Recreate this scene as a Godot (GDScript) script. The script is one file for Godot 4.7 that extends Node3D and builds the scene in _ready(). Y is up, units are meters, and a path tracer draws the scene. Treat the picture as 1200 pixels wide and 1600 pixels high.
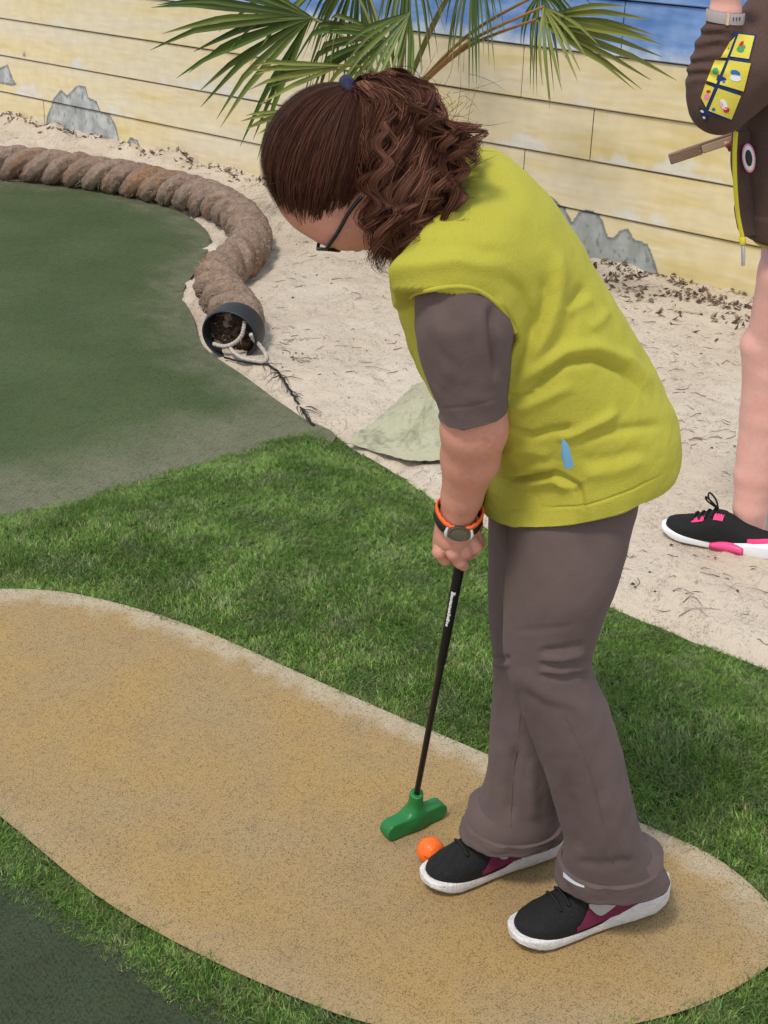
extends Node3D
# A mini-golf tee: a child in a lime tabard putts an orange ball beside a painted fence.

const FPX := 2200.0          # focal length in photo pixels (photo is 1200 x 1600)
const CAM_H := 1.446
const PITCH := 0.463648
const TAU2 := 6.283185307
var SP := sin(PITCH)
var CP := cos(PITCH)
var names := {}
var rng := RandomNumberGenerator.new()
var nz := FastNoiseLite.new()

# ---------------------------------------------------------------- placing
func ray(px: float, py: float) -> Vector3:
	var u := (px - 600.0) / FPX
	var v := (py - 800.0) / FPX
	return Vector3(u, -(SP + v * CP), -(CP - v * SP))
func G(px: float, py: float, y := 0.0) -> Vector3:          # point of the ground (or height y) seen at a pixel
	var d := ray(px, py)
	return Vector3(0, CAM_H, 0) + d * ((y - CAM_H) / d.y)
func W(px: float, py: float, z: float) -> Vector3:           # point at depth z seen at a pixel
	var d := ray(px, py)
	return Vector3(0, CAM_H, 0) + d * (z / d.z)

# ---------------------------------------------------------------- mesh collecting
class MB:
	var v := PackedVector3Array()
	var n := PackedVector3Array()
	var c := PackedColorArray()
	var uv := PackedVector2Array()
	var i := PackedInt32Array()
	func quad(a: int, b: int, cc: int, d: int) -> void:
		i.append(a); i.append(b); i.append(cc)
		i.append(a); i.append(cc); i.append(d)
	func tri(a: int, b: int, cc: int) -> void:
		i.append(a); i.append(b); i.append(cc)
	func vert(p: Vector3) -> int:
		v.append(p)
		return v.size() - 1
	func volume() -> float:
		var s := 0.0
		for k in range(0, i.size(), 3):
			s += v[i[k]].dot(v[i[k + 1]].cross(v[i[k + 2]]))
		return s
	func flip() -> void:
		for k in range(0, i.size(), 3):
			var t := i[k + 1]
			i[k + 1] = i[k + 2]
			i[k + 2] = t
	func smooth() -> void:      # clockwise front faces
		n = PackedVector3Array()
		n.resize(v.size())
		for k in range(0, i.size(), 3):
			var a := i[k]
			var b := i[k + 1]
			var d := i[k + 2]
			var f := (v[d] - v[a]).cross(v[b] - v[a])
			n[a] += f
			n[b] += f
			n[d] += f
		for k in n.size():
			n[k] = n[k].normalized() if n[k].length_squared() > 1e-20 else Vector3.UP
	func mesh() -> ArrayMesh:
		if n.size() != v.size():
			smooth()
		var a := []
		a.resize(Mesh.ARRAY_MAX)
		a[Mesh.ARRAY_VERTEX] = v
		a[Mesh.ARRAY_NORMAL] = n
		if c.size() == v.size():
			a[Mesh.ARRAY_COLOR] = c
		if uv.size() == v.size():
			a[Mesh.ARRAY_TEX_UV] = uv
		a[Mesh.ARRAY_INDEX] = i
		var m := ArrayMesh.new()
		m.add_surface_from_arrays(Mesh.PRIMITIVE_TRIANGLES, a)
		return m
	func append(o: MB) -> void:
		var s := v.size()
		v.append_array(o.v)
		if o.n.size() != o.v.size():
			o.smooth()
		n.append_array(o.n)
		c.append_array(o.c)
		uv.append_array(o.uv)
		for k in o.i:
			i.append(k + s)

func part(called: String, m: MB, mat: Material, parent: Node3D = null) -> MeshInstance3D:
	var o := MeshInstance3D.new()
	o.name = called
	o.mesh = m.mesh()
	o.material_override = mat
	(parent if parent else self).add_child(o, true)
	return o
func numbered(called: String) -> String:
	var k: int = names.get(called, -1) + 1
	names[called] = k
	return called if k == 0 else "%s_%03d" % [called, k]
func tag(o: Node, label: String, category: String, group := "", kind := "") -> void:
	if label: o.set_meta("label", label)
	if category: o.set_meta("category", category)
	if group: o.set_meta("group", group)
	if kind: o.set_meta("kind", kind)
func thing(called: String, label: String, category: String, at := Vector3.ZERO, group := "") -> Node3D:
	var o := Node3D.new()
	o.name = numbered(called)
	o.position = at
	add_child(o, true)
	tag(o, label, category, group)
	return o
func struct(called: String, m: MB, mat: Material, label: String, category: String) -> MeshInstance3D:
	var o := part(called, m, mat)
	tag(o, label, category, "", "structure")
	return o

# ---------------------------------------------------------------- curves and lofts
func cat(p0, p1, p2, p3, t: float):
	return 0.5 * ((2.0 * p1) + (p2 - p0) * t + (2.0 * p0 - 5.0 * p1 + 4.0 * p2 - p3) * t * t + (3.0 * p1 - p0 - 3.0 * p2 + p3) * t * t * t)
func along(a: Array, s: float):                                # Catmull-Rom through an array of numbers or vectors
	var k := clampi(int(floor(s)), 0, a.size() - 2)
	var t := s - k
	return cat(a[maxi(k - 1, 0)], a[k], a[k + 1], a[mini(k + 2, a.size() - 1)], t)
func curve(a: Array, count: int) -> PackedVector3Array:
	var r := PackedVector3Array()
	for k in count:
		r.append(along(a, float(k) / (count - 1) * (a.size() - 1)))
	return r

func ring_points(c: Vector3, ax: Vector3, bx: Vector3, count: int, e := 1.0) -> PackedVector3Array:
	var r := PackedVector3Array()
	for k in count:
		var t := TAU2 * k / count
		var cs := cos(t)
		var sn := sin(t)
		r.append(c + ax * (signf(cs) * pow(absf(cs), e)) + bx * (signf(sn) * pow(absf(sn), e)))
	return r
func skin_rings(rings: Array, cap0 := true, cap1 := true) -> MB:
	var m := MB.new()
	var cnt: int = rings[0].size()
	for r in rings:
		m.v.append_array(r)
	for k in rings.size() - 1:
		for j in cnt:
			var a := k * cnt + j
			var b := k * cnt + (j + 1) % cnt
			m.quad(a, b, b + cnt, a + cnt)
	for e in 2:
		if (e == 0 and not cap0) or (e == 1 and not cap1): continue
		var base: int = 0 if e == 0 else (rings.size() - 1) * cnt
		var mid := Vector3.ZERO
		for j in cnt: mid += m.v[base + j]
		var q := m.vert(mid / cnt)
		for j in cnt:
			if e == 0: m.tri(q, base + (j + 1) % cnt, base + j)
			else: m.tri(q, base + j, base + (j + 1) % cnt)
	if m.volume() > 0.0: m.flip()
	return m
func tube(path: PackedVector3Array, radii, sides := 8, cap := true) -> MB:
	var rings := []
	var up := Vector3.UP
	var d0 := (path[1] - path[0]).normalized()
	if absf(d0.dot(up)) > 0.9: up = Vector3.RIGHT
	for k in path.size():
		var d := (path[mini(k + 1, path.size() - 1)] - path[maxi(k - 1, 0)]).normalized()
		up = (up - d * up.dot(d)).normalized()
		var r: float = radii if radii is float else radii[k]
		rings.append(ring_points(path[k], up * r, d.cross(up) * r, sides))
	return skin_rings(rings, cap, cap)
func box(m: MB, xf: Transform3D, size: Vector3, ch := 0.0) -> void:     # a box with bevelled edges, centred on xf
	var b := MB.new()
	var h := size * 0.5
	var faces := [[Vector3.RIGHT, Vector3.UP, Vector3.BACK], [Vector3.UP, Vector3.BACK, Vector3.RIGHT], [Vector3.BACK, Vector3.RIGHT, Vector3.UP]]
	var idx := {}
	for f in faces:
		for s in [-1.0, 1.0]:
			var q := []
			for t in [[-1.0, -1.0], [1.0, -1.0], [1.0, 1.0], [-1.0, 1.0]]:
				var p: Vector3 = f[0] * s * (f[0].dot(h)) + f[1] * t[0] * (f[1].dot(h) - ch) + f[2] * t[1] * (f[2].dot(h) - ch)
				b.v.append(xf * p)
				b.n.append((xf.basis * (f[0] * s)).normalized())
				q.append(b.v.size() - 1)
				idx[[f[0] * s, Vector3(signf(p.x), signf(p.y), signf(p.z))]] = b.v.size() - 1
			if s > 0: b.quad(q[3], q[2], q[1], q[0])
			else: b.quad(q[0], q[1], q[2], q[3])
	if ch > 0.0:
		for f in 3:
			var A: Vector3 = faces[f][0]
			var B: Vector3 = faces[f][1]
			var C: Vector3 = faces[f][2]
			for s in [-1.0, 1.0]:
				for t in [-1.0, 1.0]:
					var e0: Vector3 = A * s + B * t - C
					var e1: Vector3 = A * s + B * t + C
					var q := [idx[[A * s, e0]], idx[[B * t, e0]], idx[[B * t, e1]], idx[[A * s, e1]]]
					if s * t > 0: b.quad(q[3], q[2], q[1], q[0])
					else: b.quad(q[0], q[1], q[2], q[3])
		for sx in [-1.0, 1.0]:
			for sy in [-1.0, 1.0]:
				for sz in [-1.0, 1.0]:
					var e := Vector3(sx, sy, sz)
					b.tri(idx[[Vector3.RIGHT * sx, e]], idx[[Vector3.UP * sy, e]], idx[[Vector3.BACK * sz, e]])
	m.append(b)

# ---------------------------------------------------------------- distance fields -> surface nets
class Bones:
	var a: Array[Vector3] = []
	var d: Array[Vector3] = []
	var l2: Array[float] = []
	var r0: Array[float] = []
	var r1: Array[float] = []
	var k := 0.02
	func add(p: Vector3, q: Vector3, ra: float, rb: float) -> void:
		a.append(p); d.append(q - p); l2.append(maxf((q - p).length_squared(), 1e-9)); r0.append(ra); r1.append(rb)
	func chain(pts: Array, rad: Array) -> void:
		for j in pts.size() - 1: add(pts[j], pts[j + 1], rad[j], rad[j + 1])
	func at(p: Vector3) -> float:
		var best := 1e9
		for j in a.size():
			var w := p - a[j]
			var t := clampf(w.dot(d[j]) / l2[j], 0.0, 1.0)
			var f := (w - d[j] * t).length() - lerpf(r0[j], r1[j], t)
			if f < best + k:
				var h := maxf(k - absf(f - best), 0.0) / k
				best = minf(f, best) - h * h * k * 0.25
		return best
	func lo(pad: float) -> Vector3:
		var r := Vector3.ONE * 1e9
		for j in a.size():
			r = r.min(a[j] - Vector3.ONE * r0[j]).min(a[j] + d[j] - Vector3.ONE * r1[j])
		return r - Vector3.ONE * pad
	func hi(pad: float) -> Vector3:
		var r := -Vector3.ONE * 1e9
		for j in a.size():
			r = r.max(a[j] + Vector3.ONE * r0[j]).max(a[j] + d[j] + Vector3.ONE * r1[j])
		return r + Vector3.ONE * pad

func nets(lo: Vector3, hi: Vector3, cell: float, f: Callable) -> MB:
	var m := MB.new()
	var nx := int(ceil((hi.x - lo.x) / cell)) + 2
	var ny := int(ceil((hi.y - lo.y) / cell)) + 2
	var nzz := int(ceil((hi.z - lo.z) / cell)) + 2
	var s := PackedFloat32Array()
	s.resize(nx * ny * nzz)
	var live: Array[Vector3i] = []
	for bz in range(0, nzz, 4):
		for by in range(0, ny, 4):
			for bx in range(0, nx, 4):
				var c: float = f.call(lo + Vector3(bx + 1.5, by + 1.5, bz + 1.5) * cell)
				var ex := mini(bx + 4, nx)
				var ey := mini(by + 4, ny)
				var ez := mini(bz + 4, nzz)
				var near := absf(c) < cell * 5.2
				if near: live.append(Vector3i(bx, by, bz))
				for z in range(bz, ez):
					for y in range(by, ey):
						for x in range(bx, ex):
							s[(z * ny + y) * nx + x] = f.call(lo + Vector3(x, y, z) * cell) if near else c
	var id := PackedInt32Array()
	id.resize(s.size())
	id.fill(-1)
	var sx := 1
	var sy := nx
	var sz := nx * ny
	var cor := [0, sx, sy, sx + sy, sz, sz + sx, sz + sy, sz + sx + sy]
	var off := [Vector3(0, 0, 0), Vector3(1, 0, 0), Vector3(0, 1, 0), Vector3(1, 1, 0), Vector3(0, 0, 1), Vector3(1, 0, 1), Vector3(0, 1, 1), Vector3(1, 1, 1)]
	var edges := [[0, 1], [2, 3], [4, 5], [6, 7], [0, 2], [1, 3], [4, 6], [5, 7], [0, 4], [1, 5], [2, 6], [3, 7]]
	var cells: Array[Vector3i] = []
	for b in live:
		for z in range(b.z, mini(b.z + 4, nzz - 1)):
			for y in range(b.y, mini(b.y + 4, ny - 1)):
				for x in range(b.x, mini(b.x + 4, nx - 1)):
					var o := (z * ny + y) * nx + x
					var neg := 0
					for q in 8:
						if s[o + cor[q]] < 0.0: neg += 1
					if neg == 0 or neg == 8: continue
					var sum := Vector3.ZERO
					var cnt := 0
					for e in edges:
						var a := s[o + cor[e[0]]]
						var bb := s[o + cor[e[1]]]
						if (a < 0.0) != (bb < 0.0):
							sum += off[e[0]].lerp(off[e[1]], a / (a - bb))
							cnt += 1
					id[o] = m.vert(lo + (Vector3(x, y, z) + sum / cnt) * cell)
					cells.append(Vector3i(x, y, z))
	for c in cells:
		if c.x == 0 or c.y == 0 or c.z == 0: continue
		var o := (c.z * ny + c.y) * nx + c.x
		var inside := s[o] < 0.0
		if inside != (s[o + sx] < 0.0): _q(m, id, o - sy - sz, o - sz, o, o - sy, inside)
		if inside != (s[o + sy] < 0.0): _q(m, id, o - sx - sz, o - sx, o, o - sz, inside)
		if inside != (s[o + sz] < 0.0): _q(m, id, o - sx - sy, o - sy, o, o - sx, inside)
	if m.volume() > 0.0: m.flip()
	m.n.resize(m.v.size())
	var h := cell * 0.6
	for k in m.v.size():
		var p := m.v[k]
		var g: Vector3 = Vector3(1, -1, -1) * f.call(p + Vector3(h, -h, -h)) + Vector3(-1, -1, 1) * f.call(p + Vector3(-h, -h, h)) + Vector3(-1, 1, -1) * f.call(p + Vector3(-h, h, -h)) + Vector3.ONE * f.call(p + Vector3(h, h, h))
		m.n[k] = g.normalized()
	return m
func _q(m: MB, id: PackedInt32Array, a: int, b: int, c: int, d: int, w: bool) -> void:
	if id[a] < 0 or id[b] < 0 or id[c] < 0 or id[d] < 0: return
	if w: m.quad(id[a], id[b], id[c], id[d])
	else: m.quad(id[d], id[c], id[b], id[a])

# ---------------------------------------------------------------- materials
func tile_noise(size: int, lattices: Array, sd_: int) -> PackedFloat32Array:      # seamless value noise, 0..1
	var r := RandomNumberGenerator.new()
	r.seed = sd_ * 977 + 5
	var out := PackedFloat32Array()
	out.resize(size * size)
	var total := 0.0
	for L in lattices:
		var n: int = L[0]
		var w: float = L[1]
		total += w
		var im := Image.create(n + 8, n + 8, false, Image.FORMAT_L8)
		var base := PackedByteArray()
		for k in n * n: base.append(r.randi() % 256)
		for y in n + 8:
			for x in n + 8:
				im.set_pixel(x, y, g1(base[((y + n - 4) % n) * n + (x + n - 4) % n] / 255.0))
		var big := size / n
		im.resize((n + 8) * big, (n + 8) * big, Image.INTERPOLATE_CUBIC)
		var d := im.get_data()
		var rw := (n + 8) * big
		for y in size:
			for x in size:
				out[y * size + x] += w * d[(y + 4 * big) * rw + x + 4 * big] / 255.0
	for k in out.size(): out[k] = out[k] / total
	return out
func noise_tex(lattices: Array, ramp: Array, size := 512, sd_ := 1) -> ImageTexture:
	var f := tile_noise(size, lattices, sd_)
	var g := Gradient.new()
	g.offsets = PackedFloat32Array(range(ramp.size()).map(func(k): return float(k) / (ramp.size() - 1)))
	g.colors = PackedColorArray(ramp)
	var lut := []
	for k in 256: lut.append(g.sample(clampf((k / 255.0 - 0.5) * 1.5 + 0.5, 0.0, 1.0)))
	var b := PackedByteArray()
	b.resize(size * size * 3)
	for k in f.size():
		var c: Color = lut[clampi(int(f[k] * 255.0), 0, 255)]
		b[k * 3] = int(c.r * 255.0)
		b[k * 3 + 1] = int(c.g * 255.0)
		b[k * 3 + 2] = int(c.b * 255.0)
	var im := Image.create_from_data(size, size, false, Image.FORMAT_RGB8, b)
	im.generate_mipmaps()
	return ImageTexture.create_from_image(im)
func bump_tex(lattices: Array, strength := 4.0, size := 512, sd_ := 1) -> ImageTexture:
	var f := tile_noise(size, lattices, sd_)
	var b := PackedByteArray()
	b.resize(size * size)
	for k in f.size(): b[k] = clampi(int(f[k] * 255.0), 0, 255)
	var im := Image.create_from_data(size, size, false, Image.FORMAT_L8, b)
	im.convert(Image.FORMAT_RGBA8)
	im.bump_map_to_normal_map(strength)
	return ImageTexture.create_from_image(im)
func lin(r: float, g: float, b: float) -> Color:             # a linear base colour for albedo_color
	return Color(r, g, b).linear_to_srgb()
func mat(c: Color, rough := 0.8, metal := 0.0) -> StandardMaterial3D:
	var m := StandardMaterial3D.new()
	m.albedo_color = c
	m.roughness = rough
	m.metallic = metal
	m.metallic_specular = 0.4
	return m
func textured(m: StandardMaterial3D, alb, nor, scale: float, nscale := 1.0, tri := true, world := true) -> StandardMaterial3D:
	if alb: m.albedo_texture = alb
	if nor:
		m.normal_enabled = true
		m.normal_texture = nor
		m.normal_scale = nscale
	m.uv1_scale = Vector3.ONE * scale
	m.uv1_triplanar = tri
	m.uv1_world_triplanar = tri and world
	return m
func g1(v: float) -> Color:
	return Color(v, v, v)

# ---------------------------------------------------------------- ground zones
var zones := {}
var dist_grid := {}
const GX0 := -3.2
const GZ0 := -8.2
const GC := 0.04
const GNX := 160
const GNZ := 190
func zone(key: String, pix: Array, dense := 6) -> void:
	var pts := []
	for p in pix:
		var q := G(p[0], p[1])
		pts.append(Vector2(q.x, q.z))
	var r := PackedVector2Array()
	var c := pts.size()
	for k in c:
		for j in dense:
			r.append(cat(pts[(k + c - 1) % c], pts[k], pts[(k + 1) % c], pts[(k + 2) % c], float(j) / dense))
	zones[key] = r
	var poly := PackedVector2Array()
	for k in range(0, r.size(), 2): poly.append(r[k])
	var g := PackedFloat32Array()
	g.resize(GNX * GNZ)
	var ne := poly.size()
	for z in GNZ:
		for x in GNX:
			var p := Vector2(GX0 + x * GC, GZ0 + z * GC)
			var best := 1e9
			for k in ne:
				var a := poly[k]
				var ab := poly[(k + 1) % ne] - a
				var w := p - a
				best = minf(best, (w - ab * clampf(w.dot(ab) / (ab.dot(ab) + 1e-9), 0.0, 1.0)).length_squared())
			g[z * GNX + x] = sqrt(best) * (-1.0 if Geometry2D.is_point_in_polygon(p, r) else 1.0)
	dist_grid[key] = g
func sd(key: String, x: float, z: float) -> float:            # signed distance to a zone, negative inside
	var fx := clampf((x - GX0) / GC, 0.0, GNX - 1.001)
	var fz := clampf((z - GZ0) / GC, 0.0, GNZ - 1.001)
	var ix := int(fx)
	var iz := int(fz)
	var g: PackedFloat32Array = dist_grid[key]
	var o := iz * GNX + ix
	var tx := fx - ix
	return lerpf(lerpf(g[o], g[o + 1], tx), lerpf(g[o + GNX], g[o + GNX + 1], tx), fz - iz)
func sheet(key: String, cell: float, yf: Callable, cf: Callable, uvs := 1.0) -> MB:
	var poly: PackedVector2Array = zones[key]
	var lo := poly[0]
	var hi := poly[0]
	for p in poly:
		lo = lo.min(p)
		hi = hi.max(p)
	lo = lo.max(Vector2(-6, -9))
	hi = hi.min(Vector2(6, 0.5))
	var m := MB.new()
	var nx := int((hi.x - lo.x) / cell) + 2
	var nzz := int((hi.y - lo.y) / cell) + 2
	var ins := PackedByteArray()
	var id := PackedInt32Array()
	ins.resize(nx * nzz)
	id.resize(nx * nzz)
	id.fill(-1)
	for z in nzz:
		for x in nx:
			ins[z * nx + x] = 1 if Geometry2D.is_point_in_polygon(lo + Vector2(x, z) * cell, poly) else 0
	var put := func(p: Vector2) -> int:
		m.v.append(Vector3(p.x, yf.call(p.x, p.y), p.y))
		m.c.append(cf.call(p.x, p.y))
		m.uv.append(p * uvs)
		return m.v.size() - 1
	for z in nzz - 1:
		for x in nx - 1:
			var q := [z * nx + x, z * nx + x + 1, (z + 1) * nx + x + 1, (z + 1) * nx + x]
			var s := ins[q[0]] + ins[q[1]] + ins[q[2]] + ins[q[3]]
			if s == 0: continue
			var p0 := lo + Vector2(x, z) * cell
			var cs := [p0, p0 + Vector2(cell, 0), p0 + Vector2(cell, cell), p0 + Vector2(0, cell)]
			if s == 4:
				for k in 4:
					if id[q[k]] < 0: id[q[k]] = put.call(cs[k])
				m.quad(id[q[0]], id[q[1]], id[q[2]], id[q[3]])
			else:
				for piece in Geometry2D.intersect_polygons(PackedVector2Array(cs), poly):
					var t := Geometry2D.triangulate_polygon(piece)
					var b := m.v.size()
					for p in piece: put.call(p)
					for k in range(0, t.size(), 3):
						var e0: Vector2 = piece[t[k + 1]] - piece[t[k]]
						var e1: Vector2 = piece[t[k + 2]] - piece[t[k]]
						if e0.cross(e1) > 0: m.tri(b + t[k], b + t[k + 1], b + t[k + 2])
						else: m.tri(b + t[k], b + t[k + 2], b + t[k + 1])
	return m

# ================================================================ the place
func _ready() -> void:
	rng.seed = 7
	nz.seed = 3
	nz.noise_type = FastNoiseLite.TYPE_SIMPLEX_SMOOTH
	nz.frequency = 1.0
	nz.fractal_octaves = 3
	var cam := Camera3D.new()
	cam.name = "camera"
	cam.position = Vector3(0, CAM_H, 0)
	cam.rotation.x = -PITCH
	cam.fov = rad_to_deg(2.0 * atan(800.0 / FPX))
	cam.near = 0.05
	cam.far = 300.0
	add_child(cam)
	cam.current = true
	var env := Environment.new()
	var skym := ProceduralSkyMaterial.new()
	skym.sky_top_color = Color(0.71, 0.75, 0.81)
	skym.sky_horizon_color = Color(0.80, 0.81, 0.82)
	skym.ground_horizon_color = Color(0.62, 0.58, 0.50)
	skym.ground_bottom_color = Color(0.45, 0.42, 0.36)
	skym.sky_curve = 0.2
	skym.sun_angle_max = 30.0
	var sky := Sky.new()
	sky.sky_material = skym
	env.background_mode = Environment.BG_SKY
	env.sky = sky
	env.tonemap_mode = Environment.TONE_MAPPER_LINEAR
	env.tonemap_exposure = 1.62
	env.sdfgi_enabled = true
	env.ssao_enabled = true
	env.ssil_enabled = true
	var we := WorldEnvironment.new()
	we.name = "environment"
	we.environment = env
	add_child(we)
	var sun := DirectionalLight3D.new()
	sun.name = "sun"
	sun.light_energy = 0.5
	sun.light_color = Color(1.0, 0.96, 0.9)
	sun.light_angular_distance = 10.0
	sun.shadow_enabled = true
	sun.rotation_degrees = Vector3(-62, -35, 0)
	add_child(sun)

	make_ground()
	make_wall()
	make_grass()
	make_rope()
	make_sand_debris()
	make_tarp()
	make_palm()
	make_golf()
	make_child()
	make_companion()

# ---------------------------------------------------------------- ground, carpets, tee
func make_ground() -> void:
	zone("tee", [[-300, 958], [-150, 926], [0, 920], [70, 922], [130, 930], [230, 955], [330, 990], [450, 1043], [560, 1092], [660, 1135], [760, 1178], [880, 1232], [1000, 1285], [1110, 1335], [1190, 1398], [1222, 1452], [1200, 1510], [1100, 1567], [980, 1602], [800, 1632], [600, 1604], [470, 1562], [300, 1485], [150, 1398], [0, 1275], [-150, 1165], [-270, 1075], [-335, 1010]], 5)
	zone("grass", [[-500, 905], [-250, 850], [0, 790], [100, 768], [200, 742], [300, 712], [400, 683], [450, 668], [488, 659], [520, 673], [560, 700], [620, 733], [690, 772], [800, 845], [950, 935], [1050, 980], [1200, 1040], [1350, 1105], [1500, 1190], [1560, 1400], [1450, 1600], [1200, 1750], [900, 1830], [650, 1745], [500, 1685], [330, 1600], [200, 1520], [100, 1452], [0, 1390], [-150, 1285], [-320, 1165], [-480, 1040]], 5)
	zone("green", [[-900, 215], [-500, 262], [-200, 276], [0, 282], [100, 286], [200, 303], [280, 330], [325, 362], [322, 395], [300, 430], [285, 460], [300, 490], [318, 540], [380, 585], [430, 622], [470, 650], [520, 690], [300, 760], [0, 850], [-400, 960], [-800, 1000], [-1100, 700], [-1100, 400]], 5)
	zone("carpet", [[-480, 1000], [-300, 1130], [0, 1350], [200, 1480], [330, 1560], [500, 1640], [700, 1720], [950, 1780], [1300, 1900], [600, 2000], [-300, 2000], [-900, 1500]], 5)
	print("zones done")

	# sand, one sheet that reaches the horizon
	var m := MB.new()
	var xs := PackedFloat32Array()
	var zs := PackedFloat32Array()
	for v in [-120.0, -30.0, -9.0, -5.0]: xs.append(v)
	for k in 241: xs.append(-2.7 + k * 0.02)
	for v in [4.5, 9.0, 30.0, 120.0]: xs.append(v)
	for v in [-200.0, -40.0, -12.0]: zs.append(v)
	for k in 331: zs.append(-7.7 + k * 0.02)
	for v in [0.5, 8.0, 60.0]: zs.append(v)
	var w := xs.size()
	for z in zs:
		for x in xs:
			m.v.append(Vector3(x, sand_y(x, z), z))
			m.uv.append(Vector2(x, z))
			var t := clampf(nz.get_noise_2d(x * 2.2 + 9.0, z * 2.2) * 0.9 + 0.5, 0.0, 1.0)
			var c := Color(0.58, 0.50, 0.405).lerp(Color(0.47, 0.385, 0.29), t * 0.6)
			m.c.append(c)
	for z in zs.size() - 1:
		for x in w - 1:
			m.quad(z * w + x, z * w + x + 1, (z + 1) * w + x + 1, (z + 1) * w + x)
	var sm := textured(mat(Color.WHITE, 0.95), noise_tex([[16, 0.4], [64, 0.5], [256, 1.0]], [g1(0.74), g1(0.95), g1(1.0), g1(0.96)], 512, 2), bump_tex([[16, 1.0], [64, 0.8], [256, 0.5]], 6.0, 512, 3), 2.1, 0.8, false)
	sm.vertex_color_use_as_albedo = true
	struct("ground", m, sm, "pale dry sand scattered with needles between the greens and fence", "sand")
	print("sand done")

	# putting green of short dark carpet
	var gcol := func(x: float, z: float) -> Color:
		var t := clampf(nz.get_noise_2d(x * 2.0, z * 2.0) * 0.8 + 0.5, 0.0, 1.0)
		var c := Color(0.054, 0.081, 0.027).lerp(Color(0.075, 0.104, 0.040), t)
		var e := -sd("green", x, z) + nz.get_noise_2d(x * 5.0, z * 5.0) * 0.10
		var d := nz.get_noise_2d(x * 26.0, z * 26.0) * 0.5 + 0.5
		var dust := (1.0 - smoothstep(-0.02, 0.20, e)) * d * 0.75
		# dust trodden off the tee lies along the lower rim
		var e2 := sd("grass", x, z) + nz.get_noise_2d(x * 4.0 + 5.0, z * 4.0) * 0.12
		dust = maxf(dust, (1.0 - smoothstep(0.0, 0.34, e2)) * (0.30 + 0.35 * d))
		return c.lerp(Color(0.30, 0.265, 0.20), clampf(dust * 0.8, 0.0, 0.85))
	var pile := noise_tex([[32, 0.2], [128, 0.5], [256, 1.0]], [g1(0.72), g1(0.92), g1(1.0), g1(1.0)], 512, 12)
	var pile_n := bump_tex([[128, 0.5], [256, 1.0]], 4.0, 512, 12)
	var cm := textured(mat(Color.WHITE, 0.95), pile, pile_n, 1.9, 0.8, false)
	cm.vertex_color_use_as_albedo = true
	struct("putting_green", sheet("green", 0.03, func(x, z): return -0.002, gcol), cm, "worn dark green putting carpet enclosed by the thick rope", "putting green")
	var lcol := func(x: float, z: float) -> Color:
		var t := clampf(nz.get_noise_2d(x * 5.0, z * 5.0 + 40.0) * 0.8 + 0.5, 0.0, 1.0)
		return Color(0.033, 0.047, 0.021).lerp(Color(0.049, 0.062, 0.033), t)
	struct("path_carpet", sheet("carpet", 0.03, func(x, z): return -0.008, lcol), cm, "very dark green path carpet beyond the narrow grass strip", "carpet")

	# tee of sand-coloured carpet
	var tcol := func(x: float, z: float) -> Color:
		var t := clampf(nz.get_noise_2d(x * 3.0, z * 3.0 + 7.0) * 0.9 + 0.5, 0.0, 1.0)
		var c := Color(0.37, 0.245, 0.098).lerp(Color(0.335, 0.240, 0.125), t)
		c = c.lerp(Color(0.26, 0.185, 0.10), smoothstep(0.15, 0.6, nz.get_noise_2d(x * 9.0, z * 9.0)) * 0.28)
		# pale sand ground into the pile along the rim
		var e := -sd("tee", x, z) + nz.get_noise_2d(x * 14.0, z * 14.0) * 0.035
		var far := clampf((sd("tee", x, z - 0.06) - sd("tee", x, z)) * 14.0 + 0.35, 0.12, 1.0)
		var rim := (1.0 - smoothstep(0.012, 0.068, e)) * far
		return c.lerp(Color(0.47, 0.405, 0.30), rim * (0.72 + 0.28 * nz.get_noise_2d(x * 60.0, z * 60.0)))
	var tm := textured(mat(Color.WHITE, 0.95), noise_tex([[64, 0.25], [256, 1.0], [512, 0.7]], [g1(0.64), g1(0.92), g1(1.0), g1(1.0)], 1024, 22), bump_tex([[256, 1.0], [512, 0.5]], 5.0, 1024, 22), 2.7, 0.35, false)
	tm.vertex_color_use_as_albedo = true
	struct("tee", sheet("tee", 0.012, func(x, z): return 0.0, tcol), tm, "kidney-shaped sand-coloured tee carpet under the child's feet", "tee mat")
	print("carpets done")

func wall_dist(x: float, z: float) -> float:
	return (Vector2(x, z) - WALL_O).dot(WALL_N)
const WALL_O := Vector2(0.7515, -4.865)
var WALL_D := Vector2(-2.7035, -2.413).normalized()      # along the fence, away to the left
var WALL_N := Vector2(2.413, -2.7035).normalized() * -1.0  # out of the fence, towards the green

func sand_y(x: float, z: float) -> float:
	if x < -2.72 or x > 2.12 or z < -7.72 or z > -1.08: return -0.03
	var e := minf(sd("green", x, z), minf(sd("grass", x, z), sd("carpet", x, z)))
	var n := nz.get_noise_2d(x * 4.0, z * 4.0)
	var fine := nz.get_noise_2d(x * 17.0, z * 17.0)
	var out := smoothstep(-0.045, 0.07, e + n * 0.07 + fine * 0.035 + nz.get_noise_2d(x * 60.0, z * 60.0) * 0.012)
	var h := -0.03 + out * (0.036 + 0.014 * n + 0.006 * fine + 0.004 * nz.get_noise_2d(x * 45.0, z * 45.0))
	var f := wall_dist(x, z)
	var left := smoothstep(0.6, -1.4, x)
	h += out * left * 0.05 * (1.0 - smoothstep(0.0, 0.45, f)) * (1.0 + 0.6 * n)
	h += out * (1.0 - smoothstep(0.0, 0.18, f)) * 0.012 * (1.0 + fine)
	var edge := minf(minf(x + 2.72, 2.12 - x), minf(z + 7.72, -1.08 - z))
	return lerpf(-0.03, h, smoothstep(0.0, 0.2, edge))
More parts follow.
